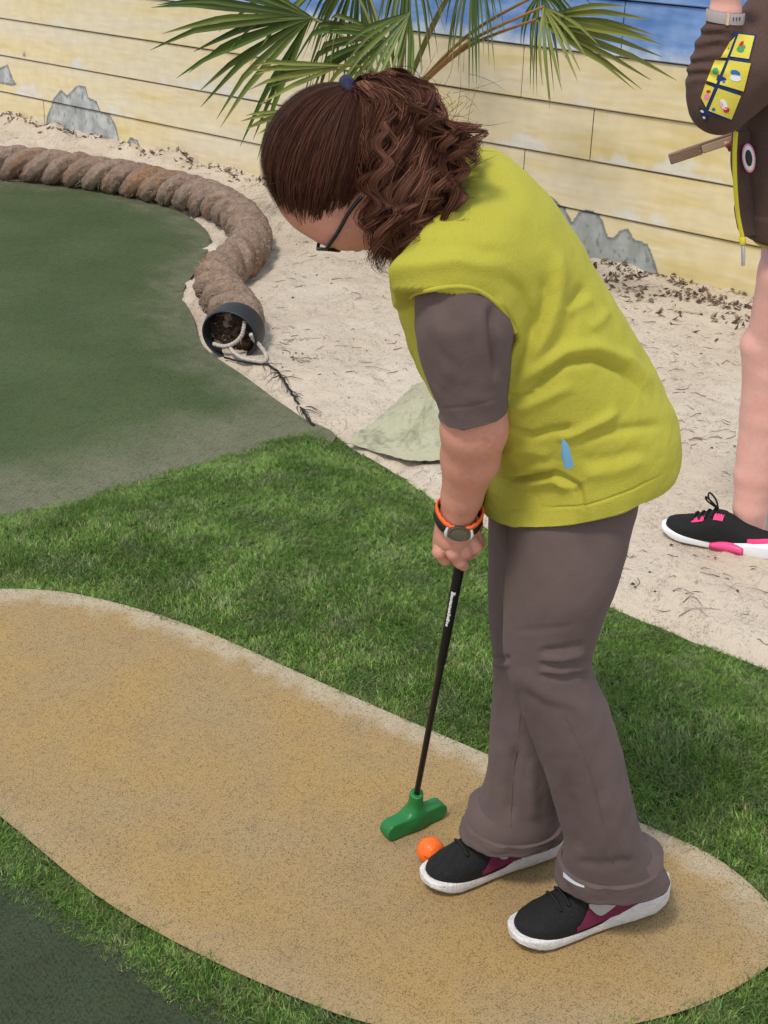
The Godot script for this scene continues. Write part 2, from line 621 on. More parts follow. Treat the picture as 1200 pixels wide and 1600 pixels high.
func ground_y(x: float, z: float) -> float:
	if sd("tee", x, z) < 0.0: return 0.0
	if sd("grass", x, z) < 0.0: return grass_y(x, z)
	if sd("green", x, z) < 0.0: return maxf(-0.002, sand_y(x, z))
	return sand_y(x, z)
func grass_y(x: float, z: float) -> float:
	var dt := sd("tee", x, z)
	var dg := -sd("grass", x, z)
	return -0.012 + 0.050 * smoothstep(0.0, 0.30, dt) * smoothstep(0.0, 0.25, dg) + 0.006 * nz.get_noise_2d(x * 6.0, z * 6.0) * smoothstep(0.02, 0.1, dt)

# ---------------------------------------------------------------- grass: turf backing and blades
func make_grass() -> void:
	var gm := textured(mat(Color.WHITE, 1.0), noise_tex([[64, 1.0], [128, 1.0]], [g1(0.5), g1(1.0)], 256, 3), null, 3.0, 1.0, false)
	gm.vertex_color_use_as_albedo = true
	var base := sheet("grass", 0.025, grass_y, func(x, z): return Color(0.075, 0.130, 0.030))
	struct("turf", base, gm, "ground under the long artificial grass around the tee", "turf")
	# tufts
	var kinds := []
	for q in 3:
		var m := MB.new()
		for b in 13:
			var a := rng.randf() * TAU2
			var root := Vector3(rng.randfn(0, 0.004), 0, rng.randfn(0, 0.004))
			var lean := rng.randf_range(0.15, 0.95)
			var hgt := rng.randf_range(0.6, 1.1)
			var wd := rng.randf_range(0.0007, 0.0011)
			var dir := Vector3(cos(a), 0, sin(a))
			var side := Vector3(-sin(a), 0, cos(a)).rotated(Vector3.UP, rng.randfn(0, 0.6)) * wd
			var pale := rng.randf()
			var c := Color(0.86, 0.88, 0.86)
			if pale > 0.86: c = Color(1.0, 0.92, 1.0)
			elif pale > 0.6: c = Color(0.98, 0.98, 0.82)
			elif pale < 0.2: c = Color(0.68, 0.66, 0.72)
			var s := m.v.size()
			for k in 3:
				var t := k / 3.0
				var p := root + dir * (0.022 * lean * t * t * 1.3) + Vector3.UP * (0.026 * hgt * (t - 0.25 * lean * t * t))
				m.v.append(p - side * (1.0 - t * 0.5))
				m.v.append(p + side * (1.0 - t * 0.5))
				m.c.append(c); m.c.append(c)
			m.v.append(root + dir * 0.022 * lean * 1.3 + Vector3.UP * 0.026 * hgt * (1.0 - 0.25 * lean))
			m.c.append(c)
			m.quad(s, s + 1, s + 3, s + 2)
			m.quad(s + 2, s + 3, s + 5, s + 4)
			m.tri(s + 4, s + 5, s + 6)
		m.smooth()
		for k in m.n.size(): m.n[k] = (m.n[k] * 0.8 + Vector3.UP * 0.6).normalized()
		kinds.append(m.mesh())
	var gmat := mat(Color.WHITE, 0.55)
	gmat.vertex_color_use_as_albedo = true
	gmat.backlight = Color(0.4, 0.45, 0.2)
	gmat.metallic_specular = 0.3
	var xf := [[], [], []]
	var col := [[], [], []]
	var poly: PackedVector2Array = zones["grass"]
	var tries := 0
	while tries < 135000:
		tries += 1
		var x := rng.randf_range(-1.35, 1.25)
		var z := rng.randf_range(-3.5, -1.12)
		var dg := sd("grass", x, z)
		if dg > 0.0: continue
		var dt := sd("tee", x, z)
		if dt < -0.004: continue
		if absf(x) > 0.36 * -z + 0.30: continue
		var patch := nz.get_noise_2d(x * 4.0, z * 4.0 + 3.0)
		var worn := nz.get_noise_2d(x * 9.0 + 30.0, z * 9.0)
		var near := 1.0 - smoothstep(0.05, 0.38, dt)
		var s := lerpf(0.48, 0.85, near) * rng.randf_range(0.75, 1.2) * (1.0 + 0.2 * patch)
		if z > -2.0 and x < 0.2: s *= 0.85
		if dg > -0.03: s *= 0.7
		var lean_to := Vector3(nz.get_noise_2d(x * 5.0, z * 5.0 + 80.0), 0, nz.get_noise_2d(x * 5.0 + 80.0, z * 5.0)) * 0.7
		var b := Basis(Vector3.UP, rng.randf() * TAU2).scaled(Vector3(1, 1, 1) * s)
		var tilt := Vector3.UP + lean_to + Vector3(rng.randfn(0, 0.18), 0, rng.randfn(0, 0.18))
		b = Basis(Quaternion(Vector3.UP, tilt.normalized())) * b
		var c := Color(0.360, 0.560, 0.150).lerp(Color(0.260, 0.440, 0.100), clampf(0.5 + patch, 0.0, 1.0))
		c = c.lerp(Color(0.42, 0.49, 0.27), clampf(worn * 0.8 + 0.05, 0.0, 0.75))
		if rng.randf() < 0.05 + 0.10 * near: c = Color(0.42, 0.44, 0.20)
		c = c * rng.randf_range(0.8, 1.2)
		c.a = 1.0
		var k := rng.randi() % 3
		xf[k].append(Transform3D(b, Vector3(x, grass_y(x, z) - 0.001, z)))
		col[k].append(c)
	var root := Node3D.new()
	root.name = "grass"
	add_child(root)
	tag(root, "bright green artificial grass growing round the sand-coloured tee", "grass", "", "stuff")
	for k in 3:
		var mm := MultiMesh.new()
		mm.transform_format = MultiMesh.TRANSFORM_3D
		mm.use_colors = true
		mm.mesh = kinds[k]
		mm.instance_count = xf[k].size()
		for j in xf[k].size():
			mm.set_instance_transform(j, xf[k][j])
			mm.set_instance_color(j, col[k][j])
		var o := MultiMeshInstance3D.new()
		o.name = "grass_blades"
		o.multimesh = mm
		o.material_override = gmat
		root.add_child(o, true)
		o.set_meta("kind", "stuff")
	print("grass ", xf[0].size() * 3)

# ---------------------------------------------------------------- painted fence
func on_wall(px: float, py: float) -> Vector2:               # (metres along the fence, height) seen at a pixel
	var d := ray(px, py)
	var n := Vector3(WALL_N.x, 0, WALL_N.y)
	var o := Vector3(WALL_O.x, 0, WALL_O.y)
	var c := Vector3(0, CAM_H, 0)
	var p := c + d * ((o - c).dot(n) / d.dot(n))
	return Vector2((Vector2(p.x, p.z) - WALL_O).dot(WALL_D), p.y)
func make_wall() -> void:
	const S0 := -1.9
	const S1 := 6.8
	const ROWS := 8
	var pitch := 0.0
	for q in [[1000, 341, 424], [1000, 259, 341], [1000, 174, 259], [1000, 89, 174]]:
		pitch += (on_wall(q[0], q[1]).y - on_wall(q[0], q[2]).y) / 4.0
	print("board pitch ", pitch)
	var TW := 2048
	var TH := int(2048.0 * ROWS * pitch / (S1 - S0))
	var ppm := TW / (S1 - S0)
	var bytes := PackedByteArray()
	bytes.resize(TW * TH * 3)
	var rocks := []
	for poly in [
		[[72, 212], [75, 182], [84, 157], [97, 140], [107, 149], [122, 134], [135, 135], [140, 152], [153, 158], [160, 175], [173, 181], [182, 196], [193, 236], [130, 232]],
		[[193, 238], [205, 214], [217, 219], [225, 243]],
		[[-30, 120], [-12, 108], [0, 107], [13, 101], [22, 124], [28, 132], [22, 134], [-5, 129], [-30, 126]],
		[[37, 88], [40, 80], [43, 88]],
		[[800, 330], [830, 300], [862, 305], [880, 321], [895, 347], [905, 332], [917, 327], [929, 329], [942, 344], [951, 370], [960, 371], [970, 360], [982, 357], [991, 373], [1013, 381], [1021, 398], [1034, 434], [900, 404], [800, 384]]]:
		var r := PackedVector2Array()
		for p in poly: r.append(on_wall(p[0], p[1]))
		rocks.append(r)
	var cream := Color(0.70, 0.595, 0.36)
	var pale := Color(0.69, 0.62, 0.465)
	var yellow := Color(0.62, 0.50, 0.20)
	var white := Color(0.64, 0.63, 0.60)
	for y in TH:
		var h := (TH - 0.5 - y) / ppm
		var row := h / pitch
		for x in TW:
			var s := S0 + (x + 0.5) / ppm
			var a := nz.get_noise_2d(s * 0.7 + 3.0, h * 5.0)
			var b := nz.get_noise_2d(s * 2.2, h * 16.0 + 11.0)
			var g := nz.get_noise_2d(s * 12.0, h * 12.0)
			var right := clampf(0.55 - s * 0.35, 0.0, 1.0)
			var c := pale.lerp(cream, clampf(0.55 + a + 0.3 * right, 0.0, 1.0))
			c = c.lerp(yellow, clampf((b * 0.8 + a * 0.6 - 0.20 + right * 0.42) * 1.1, 0.0, 0.7))
			# worn white patches low on some boards
			var fr := row - floorf(row)
			c = c.lerp(white, clampf((nz.get_noise_2d(s * 1.6 + 20.0, floorf(row) * 7.0) * 1.3 - fr * 1.5 + g * 0.35 - 0.10 + right * 0.15) * 2.5, 0.0, 0.75))
			if row > 4.0:
				var bl := Color(0.10, 0.22, 0.52).lerp(Color(0.22, 0.36, 0.66), clampf(0.5 + b + g * 0.3, 0.0, 1.0))
				var surf := clampf(1.0 - (row - 4.0) * 3.2 + a * 0.5 + g * 0.4, 0.0, 1.0)
				c = bl.lerp(Color(0.60, 0.66, 0.74), surf * 0.85)
			c = c * (1.0 + 0.07 * g)
			var o := (y * TW + x) * 3
			bytes[o] = clampi(int(c.r ** 0.4545 * 255.0), 0, 255)
			bytes[o + 1] = clampi(int(c.g ** 0.4545 * 255.0), 0, 255)
			bytes[o + 2] = clampi(int(c.b ** 0.4545 * 255.0), 0, 255)
	for r in rocks:
		var lo: Vector2 = r[0]
		var hi: Vector2 = r[0]
		for p in r:
			lo = lo.min(p)
			hi = hi.max(p)
		for y in range(maxi(0, int(TH - hi.y * ppm) - 3), mini(TH, int(TH - lo.y * ppm) + 3)):
			for x in range(maxi(0, int((lo.x - S0) * ppm) - 3), mini(TW, int((hi.x - S0) * ppm) + 3)):
				var p := Vector2(S0 + (x + 0.5) / ppm, (TH - 0.5 - y) / ppm)
				if not Geometry2D.is_point_in_polygon(p, r): continue
				var d := 1e9
				for k in r.size():
					d = minf(d, p.distance_to(Geometry2D.get_closest_point_to_segment(p, r[k], r[(k + 1) % r.size()])))
				var g := nz.get_noise_2d(p.x * 9.0, p.y * 7.0)
				var g2 := nz.get_noise_2d(p.x * 30.0 + 4.0, p.y * 16.0)
				var c := Color(0.33, 0.35, 0.34).lerp(Color(0.52, 0.53, 0.53), clampf(0.45 + g * 1.2 + g2 * 0.3, 0.0, 1.0))
				if p.x < 1.2: c = c.lerp(Color(0.25, 0.28, 0.24), 0.45)
				c = c.lerp(Color(0.10, 0.11, 0.12), clampf((g2 - 0.25) * 2.2 + (0.25 - absf(g)) * 0.3, 0.0, 0.6))
				c = c.lerp(Color(0.13, 0.13, 0.15), clampf(1.0 - (d + g2 * 0.008) / 0.013, 0.0, 0.85))
				var o := (y * TW + x) * 3
				bytes[o] = clampi(int(c.r ** 0.4545 * 255.0), 0, 255)
				bytes[o + 1] = clampi(int(c.g ** 0.4545 * 255.0), 0, 255)
				bytes[o + 2] = clampi(int(c.b ** 0.4545 * 255.0), 0, 255)
	var tex := ImageTexture.create_from_image(Image.create_from_data(TW, TH, false, Image.FORMAT_RGB8, bytes))
	var bm := mat(Color.WHITE, 0.75)
	bm.albedo_texture = tex
	bm.normal_enabled = true
	bm.normal_texture = bump_tex([[8, 1.0], [32, 1.0], [128, 0.6]], 3.0, 512, 31)
	bm.normal_scale = 0.35
	var wall := thing("mural_fence", "long board fence painted with yellow sand, grey rocks and blue sea", "fence", Vector3(WALL_O.x, 0, WALL_O.y))
	var dir := Vector3(WALL_D.x, 0, WALL_D.y)
	var nor := Vector3(WALL_N.x, 0, WALL_N.y)
	# joints between boards, per row, in metres along the fence
	var joints := [[on_wall(72, 190).x, 1.9 - 3.1], [on_wall(820, 250).x, 4.4], [on_wall(925, 230).x, 4.2], [on_wall(818, 110).x, 4.6], [on_wall(975, 40).x, 2.2], [1.6], [0.2, 3.9], [1.1]]
	for r in ROWS:
		var cuts: Array = joints[r].duplicate()
		cuts.append(S0)
		cuts.append(S1)
		cuts.sort()
		for k in cuts.size() - 1:
			var a: float = cuts[k] + (0.0015 if k > 0 else 0.0)
			var b: float = cuts[k + 1] - (0.0015 if k < cuts.size() - 2 else 0.0)
			var y0 := r * pitch + (0.0028 if r > 0 else 0.012)
			var y1 := (r + 1) * pitch - 0.0028
			var proud := rng.randf_range(-0.0015, 0.0015)
			var m := MB.new()
			# profile: back bottom, front bottom with a small round, front top, back top; the foot of each board leans out
			var prof := [[-0.022, y0], [0.006, y0], [0.009, y0 + 0.003], [0.0015, y1 - 0.003], [-0.001, y1], [-0.022, y1]]
			var nseg := 24
			for j in nseg + 1:
				var s := lerpf(a, b, float(j) / nseg)
				for q in prof.size():
					var p: Array = prof[q]
					m.v.append(dir * s + nor * (p[0] + proud + 0.0012 * nz.get_noise_2d(s * 1.3, r * 9.0)) + Vector3.UP * (p[1] + 0.0016 * nz.get_noise_2d(s * 1.1 + 50.0, r * 5.0)))
					m.uv.append(Vector2((s - S0) / (S1 - S0), 1.0 - clampf(p[1], y0 + 0.004, y1 - 0.004) / (ROWS * pitch)))
			var np := prof.size()
			var flat := MB.new()
			for q in np:
				var q2 := (q + 1) % np
				for j in nseg:
					var ids := [j * np + q, j * np + q2, (j + 1) * np + q2, (j + 1) * np + q]
					var st := flat.v.size()
					for e in ids:
						flat.v.append(m.v[e])
						flat.uv.append(m.uv[e])
					flat.quad(st, st + 1, st + 2, st + 3)
			if flat.volume() > 0.0: flat.flip()
			part("board", flat, bm, wall)
	var bk := MB.new()
	box(bk, Transform3D(Basis(dir, Vector3.UP, dir.cross(Vector3.UP)), dir * (S0 + S1) * 0.5 - nor * 0.045 + Vector3.UP * (ROWS * pitch * 0.5 - 0.01)), Vector3(S1 - S0 - 0.02, ROWS * pitch - 0.06, 0.04))
	part("backing", bk, mat(lin(0.05, 0.045, 0.035), 0.95), wall)
	var cp := MB.new()
	box(cp, Transform3D(Basis(dir, Vector3.UP, dir.cross(Vector3.UP)), dir * (S0 + S1) * 0.5 - nor * 0.02 + Vector3.UP * (ROWS * pitch + 0.016)), Vector3(S1 - S0, 0.03, 0.10), 0.004)
	part("capping_rail", cp, mat(lin(0.12, 0.25, 0.55), 0.7), wall)
	for k in 5:
		var ps := MB.new()
		box(ps, Transform3D(Basis(dir, Vector3.UP, dir.cross(Vector3.UP)), dir * (S0 + 0.1 + k * (S1 - S0 - 0.2) / 4.0) - nor * 0.116 + Vector3.UP * (ROWS * pitch * 0.5 - 0.03)), Vector3(0.09, ROWS * pitch, 0.09), 0.004)
		part("post", ps, mat(lin(0.16, 0.12, 0.08), 0.9), wall)
	print("wall done")

# ---------------------------------------------------------------- ship's rope with a rubber collar
func make_rope() -> void:
	var R := 0.069
	var pix := [[-420, 232], [-250, 240], [-120, 247], [0, 255], [80, 262], [160, 273], [230, 286], [300, 304], [350, 324], [385, 352], [392, 380], [372, 405], [345, 428], [340, 452], [362, 480], [376, 500], [368, 518]]
	var ctl := []
	for p in pix: ctl.append(G(p[0], p[1], R * 0.9))
	var path := curve(ctl, 900)
	# even steps
	var pts := PackedVector3Array([path[0]])
	var acc := 0.0
	for k in range(1, path.size()):
		acc += path[k].distance_to(path[k - 1])
		if acc >= 0.009:
			pts.append(path[k])
			acc = 0.0
	for k in pts.size():
		pts[k].y += maxf(0.0, sand_y(pts[k].x, pts[k].z)) * 0.5 + 0.006 * nz.get_noise_1d(k * 0.02)
	var rope := thing("thick_rope", "thick weathered three-strand ship's rope edging the green, black collar on its end", "rope", Vector3.ZERO)
	var rm := textured(mat(Color.WHITE, 0.95), noise_tex([[16, 0.5], [64, 0.7], [128, 1.0]], [g1(0.5), g1(0.85), g1(1.0), g1(1.0)], 256, 41), bump_tex([[32, 0.6], [128, 1.0]], 6.0, 256, 42), 6.0, 1.0, true)
	rm.vertex_color_use_as_albedo = true
	for st in 3:
		var rings := []
		var cols := PackedColorArray()
		var along_m := 0.0
		var sides := 22
		for k in pts.size():
			if k > 0: along_m += pts[k].distance_to(pts[k - 1])
			var d := (pts[mini(k + 1, pts.size() - 1)] - pts[maxi(k - 1, 0)]).normalized()
			var sv := d.cross(Vector3.UP).normalized()
			var uv_ := sv.cross(d)
			var ph := along_m / 0.33 * TAU2 + st * TAU2 / 3.0
			var c := pts[k] + (sv * cos(ph) + uv_ * sin(ph)) * R * 0.50
			# the strand's own direction
			var td := (d + (-sv * sin(ph) + uv_ * cos(ph)) * (R * 0.5 * TAU2 / 0.33)).normalized()
			var s1 := (sv * cos(ph) + uv_ * sin(ph))
			s1 = (s1 - td * s1.dot(td)).normalized()
			var s2 := td.cross(s1)
			var ring := PackedVector3Array()
			for j in sides:
				var a := TAU2 * j / sides
				var yarn := 0.0026 * sin(a * 9.0 - along_m * 120.0 + 3.0 * nz.get_noise_1d(along_m * 5.0 + st * 9.0))
				var lump := 0.009 * nz.get_noise_3d(along_m * 9.0, cos(a) * 1.5 + st * 5.0, sin(a) * 1.5)
				ring.append(c + (s1 * cos(a) + s2 * sin(a)) * (R * 0.60 + yarn + lump))
				var t := clampf(0.5 + 0.9 * nz.get_noise_3d(along_m * 3.0, a * 0.4, st * 7.0), 0.0, 1.0)
				var col := Color(0.28, 0.185, 0.132).lerp(Color(0.33, 0.245, 0.19), t)
				var rust := smoothstep(0.12, 0.5, nz.get_noise_3d(along_m * 2.2 + 40.0, a * 0.3, st * 3.0))
				col = col.lerp(Color(0.34, 0.175, 0.085), rust * 0.7)
				cols.append(col * (0.85 + 0.3 * rng.randf()))
			rings.append(ring)
		var m := skin_rings(rings, true, true)
		cols.append(Color(0.1, 0.07, 0.05)); cols.append(Color(0.1, 0.07, 0.05))
		m.c = cols
		part("strand", m, rm, rope)
	# loose fibres standing off the strands
	var fm := MB.new()
	for k in 9000:
		var q := pts[rng.randi_range(int(pts.size() * 0.2), pts.size() - 4)]
		var a := Vector3(rng.randfn(), rng.randfn() * 0.7 + 0.4, rng.randfn()).normalized()
		var p0 := q + a * R * rng.randf_range(0.98, 1.10)
		var dir := (a + Vector3(rng.randfn(), rng.randfn(), rng.randfn()) * 0.9).normalized()
		var l := rng.randf_range(0.008, 0.03)
		var side := dir.cross(Vector3(rng.randfn(), rng.randfn(), rng.randfn())).normalized() * 0.0009
		var s := fm.v.size()
		fm.v.append(p0 - side); fm.v.append(p0 + side)
		fm.v.append(p0 + dir * l + Vector3.DOWN * l * 0.3)
		fm.tri(s, s + 1, s + 2)
	var fo := part("fibres", fm, mat(lin(0.36, 0.27, 0.19), 0.9), rope)
	fo.set_meta("kind", "stuff")
	# collar
	var e := pts[pts.size() - 1]
	var ax := (G(338, 545, 0.055) - G(384, 494, 0.08))
	ax.y = minf(ax.y, -0.01)
	ax = (ax.normalized() + Vector3(-0.12, 0.0, 0.35)).normalized()
	var o := e + ax * 0.02 + Vector3(0, 0.004, 0)
	var u := ax.cross(Vector3.UP).normalized()
	var v := u.cross(ax)
	var prof := [[-0.045, 0.077], [-0.045, 0.083], [-0.036, 0.087], [-0.01, 0.088], [0.022, 0.088], [0.030, 0.086], [0.032, 0.083], [0.030, 0.080], [0.0, 0.078], [-0.012, 0.078], [-0.04, 0.077]]
	var rr := []
	for p in prof: rr.append(ring_points(o + ax * p[0], u * p[1], v * p[1] * 0.9, 56))
	rr.append(rr[0])
	var col := skin_rings(rr, false, false)
	part("collar", col, textured(mat(lin(0.022, 0.024, 0.028), 0.42), null, bump_tex([[32, 1.0], [64, 0.6]], 3.0, 256, 44), 5.0, 0.4), rope)
	var disc := MB.new()
	disc.vert(o + ax * 0.004)
	for k in range(1, 13):
		for j in 40:
			var a := TAU2 * j / 40
			var rad := 0.081 * k / 12.0
			var hgt := 0.004 + 0.014 * nz.get_noise_2d(cos(a) * rad * 32.0, sin(a) * rad * 32.0) - 0.02 * pow(k / 12.0, 4.0)
			disc.vert(o + ax * hgt + u * cos(a) * rad + v * sin(a) * rad * 0.9)
	for j in 40: disc.tri(0, 1 + j, 1 + (j + 1) % 40)
	for k in 11:
		for j in 40:
			var a := 1 + k * 40 + j
			var b := 1 + k * 40 + (j + 1) % 40
			disc.quad(a, a + 40, b + 40, b)
	disc.smooth()
	if disc.n[0].dot(ax) < 0.0:
		disc.flip()
		disc.smooth()
	part("rope_end", disc, textured(mat(lin(0.085, 0.047, 0.028), 0.95), noise_tex([[32, 1.0], [64, 0.8]], [g1(0.4), g1(1.0)], 256, 45), bump_tex([[64, 1.0]], 8.0, 256, 46), 8.0, 1.0), rope)
	# thin pale cord threaded through the collar
	var cord := thing("thin_cord", "thin off-white twisted cord looped through the rope's black collar", "cord", Vector3.ZERO)
	var f := func(px: float, py: float, out: float) -> Vector3:
		var d := ray(px, py)
		var c := Vector3(0, CAM_H, 0)
		return c + d * ((o + ax * out - c).dot(ax) / d.dot(ax))
	var c1 := [f.call(382, 502, 0.012), f.call(381, 512, 0.022), f.call(377, 525, 0.03), f.call(366, 536, 0.034), f.call(350, 541, 0.034), f.call(333, 537, 0.030)]
	var c2 := [f.call(360, 544, 0.036), G(366, 551, 0.02), G(378, 559, 0.012), G(396, 563, 0.014), G(412, 565, 0.012), G(416, 556, 0.014), G(406, 540, 0.04), G(396, 530, 0.06), f.call(392, 522, 0.034)]
	for c in [c1, c2]:
		var pp := curve(c, 60)
		var rad := []
		for k in 60: rad.append(0.0062 + 0.0008 * sin(k * 1.7))
		part("cord_length", tube(pp, rad, 8), textured(mat(lin(0.50, 0.44, 0.39), 0.9), null, bump_tex([[64, 1.0]], 6.0, 128, 47), 12.0, 0.8), cord)
	# dark line running from the collar to the grass
	var line := thing("dark_cable", "thin frayed black line from the rope collar to the grass tip", "cable", Vector3.ZERO)
	var lp := []
	for p in [[350, 556], [385, 564], [420, 570], [438, 584], [450, 602], [462, 622], [474, 640], [488, 661]]:
		var q := G(p[0], p[1], 0.008)
		q.y = maxf(ground_y(q.x, q.z), 0.0) + 0.003
		lp.append(q)
	var lpc := curve(lp, 70)
	for k in lpc.size(): lpc[k] += Vector3(nz.get_noise_1d(k * 0.25), 0, nz.get_noise_1d(k * 0.25 + 40.0)) * 0.006
	part("core", tube(lpc, 0.0034, 6), mat(lin(0.018, 0.018, 0.015), 0.8), line)
	for b in 26:
		var k := rng.randi_range(12, 60)
		var q := lpc[k]
		var dir := (lpc[k + 4] - q).normalized().rotated(Vector3.UP, rng.randfn(0, 0.45))
		var l := rng.randf_range(0.03, 0.10)
		var br := PackedVector3Array([q, q + dir * l * 0.5 + Vector3(0, 0.008, 0), q + dir * l + Vector3(rng.randfn(), 0, rng.randfn()) * 0.008 + Vector3(0, 0.002, 0)])
		part("frayed_end", tube(br, [0.0016, 0.0013, 0.0006], 4), mat(lin(0.05, 0.042, 0.028), 0.9), line)

# ---------------------------------------------------------------- needles, twigs and dead leaves on the sand
func make_sand_debris() -> void:
	var m := MB.new()
	var leaf := MB.new()
	var spots := []
	# [x, y, spread x, spread y, count]: where the photograph shows litter
	for c in [[1040, 560, 110, 60, 60], [1080, 690, 70, 22, 46], [1000, 640, 60, 60, 18], [540, 440, 80, 50, 30], [455, 560, 26, 30, 36], [520, 560, 60, 60, 22], [600, 560, 40, 60, 12], [1060, 470, 110, 30, 60], [120, 215, 130, 14, 40], [360, 285, 60, 12, 26], [1100, 930, 90, 50, 40], [1000, 905, 40, 40, 14], [640, 745, 50, 16, 8], [470, 420, 50, 30, 16]]:
		for k in c[4]: spots.append([c[0] + rng.randfn() * c[2] * 0.7, c[1] + rng.randfn() * c[3] * 0.7])
	for s in spots:
		var p := G(s[0], s[1])
		if sd("grass", p.x, p.z) < 0.02 or sd("green", p.x, p.z) < 0.03 or wall_dist(p.x, p.z) < 0.02: continue
		p.y = sand_y(p.x, p.z)
		if rng.randf() < 0.22:
			# a curled dead leaf or crumb
			var n := 5
			var r := rng.randf_range(0.002, 0.005)
			var b := leaf.v.size()
			leaf.v.append(p + Vector3(0, 0.002 + r * 0.5, 0))
			for k in n:
				var a := TAU2 * k / n + rng.randf() * 0.5
				leaf.v.append(p + Vector3(cos(a) * r * rng.randf_range(0.5, 1.4), 0.001, sin(a) * r * rng.randf_range(0.6, 1.3)))
			for k in n: leaf.tri(b, b + 1 + (k + 1) % n, b + 1 + k)
			continue
		var l := rng.randf_range(0.008, 0.045) * (1.0 if rng.randf() < 0.9 else 2.0)
		var a := rng.randfn(0.1, 0.55) + (PI if rng.randf() < 0.5 else 0.0)
		var dir := Vector3(cos(a), 0, sin(a))
		var bend := dir.cross(Vector3.UP) * rng.randfn() * l * 0.16
		var pts := PackedVector3Array()
		for k in 4:
			var t := k / 3.0
			var q := p + dir * l * (t - 0.5) + bend * sin(t * PI)
			q.y = sand_y(q.x, q.z) + 0.0012 + 0.004 * sin(t * PI) * rng.randf()
			pts.append(q)
		var w := rng.randf_range(0.0005, 0.0012)
		m.append(tube(pts, [w, w, w * 0.8, w * 0.4], 4))
	var o := part("needle_litter", m, mat(lin(0.14, 0.098, 0.062), 0.9))
	tag(o, "dry brown needles and twigs strewn over the pale sand", "litter", "", "stuff")
	var o2 := part("leaf_crumbs", leaf, mat(lin(0.055, 0.036, 0.024), 0.9))
	tag(o2, "small dark leaf crumbs dotted over the pale sand", "litter", "", "stuff")
	# heaped bark and leaf litter along the foot of the fence
	var lm := MB.new()
	for k in 5200:
		var s := rng.randf_range(-1.2, 3.8)
		if s > 0.9 and rng.randf() < 0.78: continue
		var f := absf(rng.randfn()) * (0.15 if s < 0.9 else 0.04) + 0.012
		if nz.get_noise_2d(s * 5.0, f * 9.0) < -0.12: continue
		var q2 := WALL_O + WALL_D * s + WALL_N * f
		var p := Vector3(q2.x, sand_y(q2.x, q2.y) + 0.002, q2.y)
		var r := rng.randf_range(0.004, 0.016)
		var a := rng.randf() * TAU2
		var dx := Vector3(cos(a), rng.randfn() * 0.35, sin(a)) * r
		var dz := Vector3(-sin(a), rng.randfn() * 0.35, cos(a)) * r * rng.randf_range(0.25, 0.6)
		var b := lm.v.size()
		for t in [dx, dz, -dx, -dz]: lm.v.append(p + t + Vector3(0, absf(t.y), 0))
		lm.v.append(p + Vector3(0, r * 0.4, 0))
		var tone := rng.randf()
		for t in 5: lm.c.append(Color(0.06, 0.036, 0.022).lerp(Color(0.26, 0.19, 0.125), tone * tone))
		for t in 4: lm.tri(b + 4, b + (t + 1) % 4, b + t)
	var bark := mat(Color.WHITE, 0.95)
	bark.vertex_color_use_as_albedo = true
	var o3 := part("bark_litter", lm, bark)
	tag(o3, "dark bark flakes and leaf litter along the fence foot", "litter", "", "stuff")

# ---------------------------------------------------------------- ground sheet sticking out of the sand
func make_tarp() -> void:
	var rows := [
		[[541, 691, 0.004], [600, 709, 0.010], [645, 719, 0.014], [700, 718, 0.02], [800, 712, 0.02]],
		[[566, 672, 0.016], [612, 684, 0.022], [650, 690, 0.03], [700, 680, 0.05], [795, 675, 0.06]],
		[[592, 652, 0.022], [628, 650, 0.05], [655, 660, 0.045], [690, 640, 0.095], [785, 640, 0.09]],
		[[622, 626, 0.020], [648, 620, 0.06], [672, 618, 0.085], [700, 606, 0.11], [780, 612, 0.1]],
		[[645, 605, 0.004], [668, 590, 0.02], [695, 578, 0.03], [725, 572, 0.04], [790, 585, 0.04]]]
	var g := []
	for r in rows:
		g.append(r.map(func(p): return G(p[0], p[1], p[2])))
	var n := 56
	var top := MB.new()
	for i in n + 1:
		var line := []
		for c in 5: line.append(along([g[0][c], g[1][c], g[2][c], g[3][c], g[4][c]], 4.0 * i / n))
		for j in n + 1:
			var p: Vector3 = along(line, 4.0 * j / n)
			p.y += 0.008 * nz.get_noise_2d(i * 0.05 + j * 0.10, j * 0.03) * minf(1.0, i / 5.0) + 0.0025 * nz.get_noise_2d(i * 0.25, j * 0.25)
			# a sharp crease across the sheet
			p.y += 0.014 * maxf(0.0, 1.0 - absf(j - 20.0 - i * 0.28) / 3.5) * smoothstep(3.0, 20.0, i)
			p.y = maxf(p.y, sand_y(p.x, p.z) + (0.003 if i < n else -0.01))
			top.v.append(p)
	var m := MB.new()
	var w := n + 1
	m.v.append_array(top.v)
	for p in top.v: m.v.append(p - Vector3(0, 0.0018, 0))
	for i in n:
		for j in n:
			var a := i * w + j
			m.quad(a, a + 1, a + w + 1, a + w)
			m.quad(a + w * w + w, a + w * w + w + 1, a + w * w + 1, a + w * w)
	for k in n:
		for q in [[k, k + 1], [n * w + k + 1, n * w + k], [(k + 1) * w, k * w], [k * w + n, (k + 1) * w + n]]:
			m.quad(q[0], q[0] + w * w, q[1] + w * w, q[1])
	m.smooth()
	if m.n[w * 20 + 20].y < 0.0:
		m.flip()
		m.smooth()
	var tm := textured(mat(lin(0.41, 0.40, 0.275), 0.85), noise_tex([[8, 1.0], [32, 0.6], [128, 0.4]], [g1(0.72), g1(1.0), g1(0.95)], 256, 51), bump_tex([[32, 0.5], [128, 1.0]], 2.0, 256, 52), 3.0, 0.6)
	var o := part("ground_sheet", m, tm)
	tag(o, "crumpled pale green ground sheet poking out of the sand behind the arm", "ground sheet")

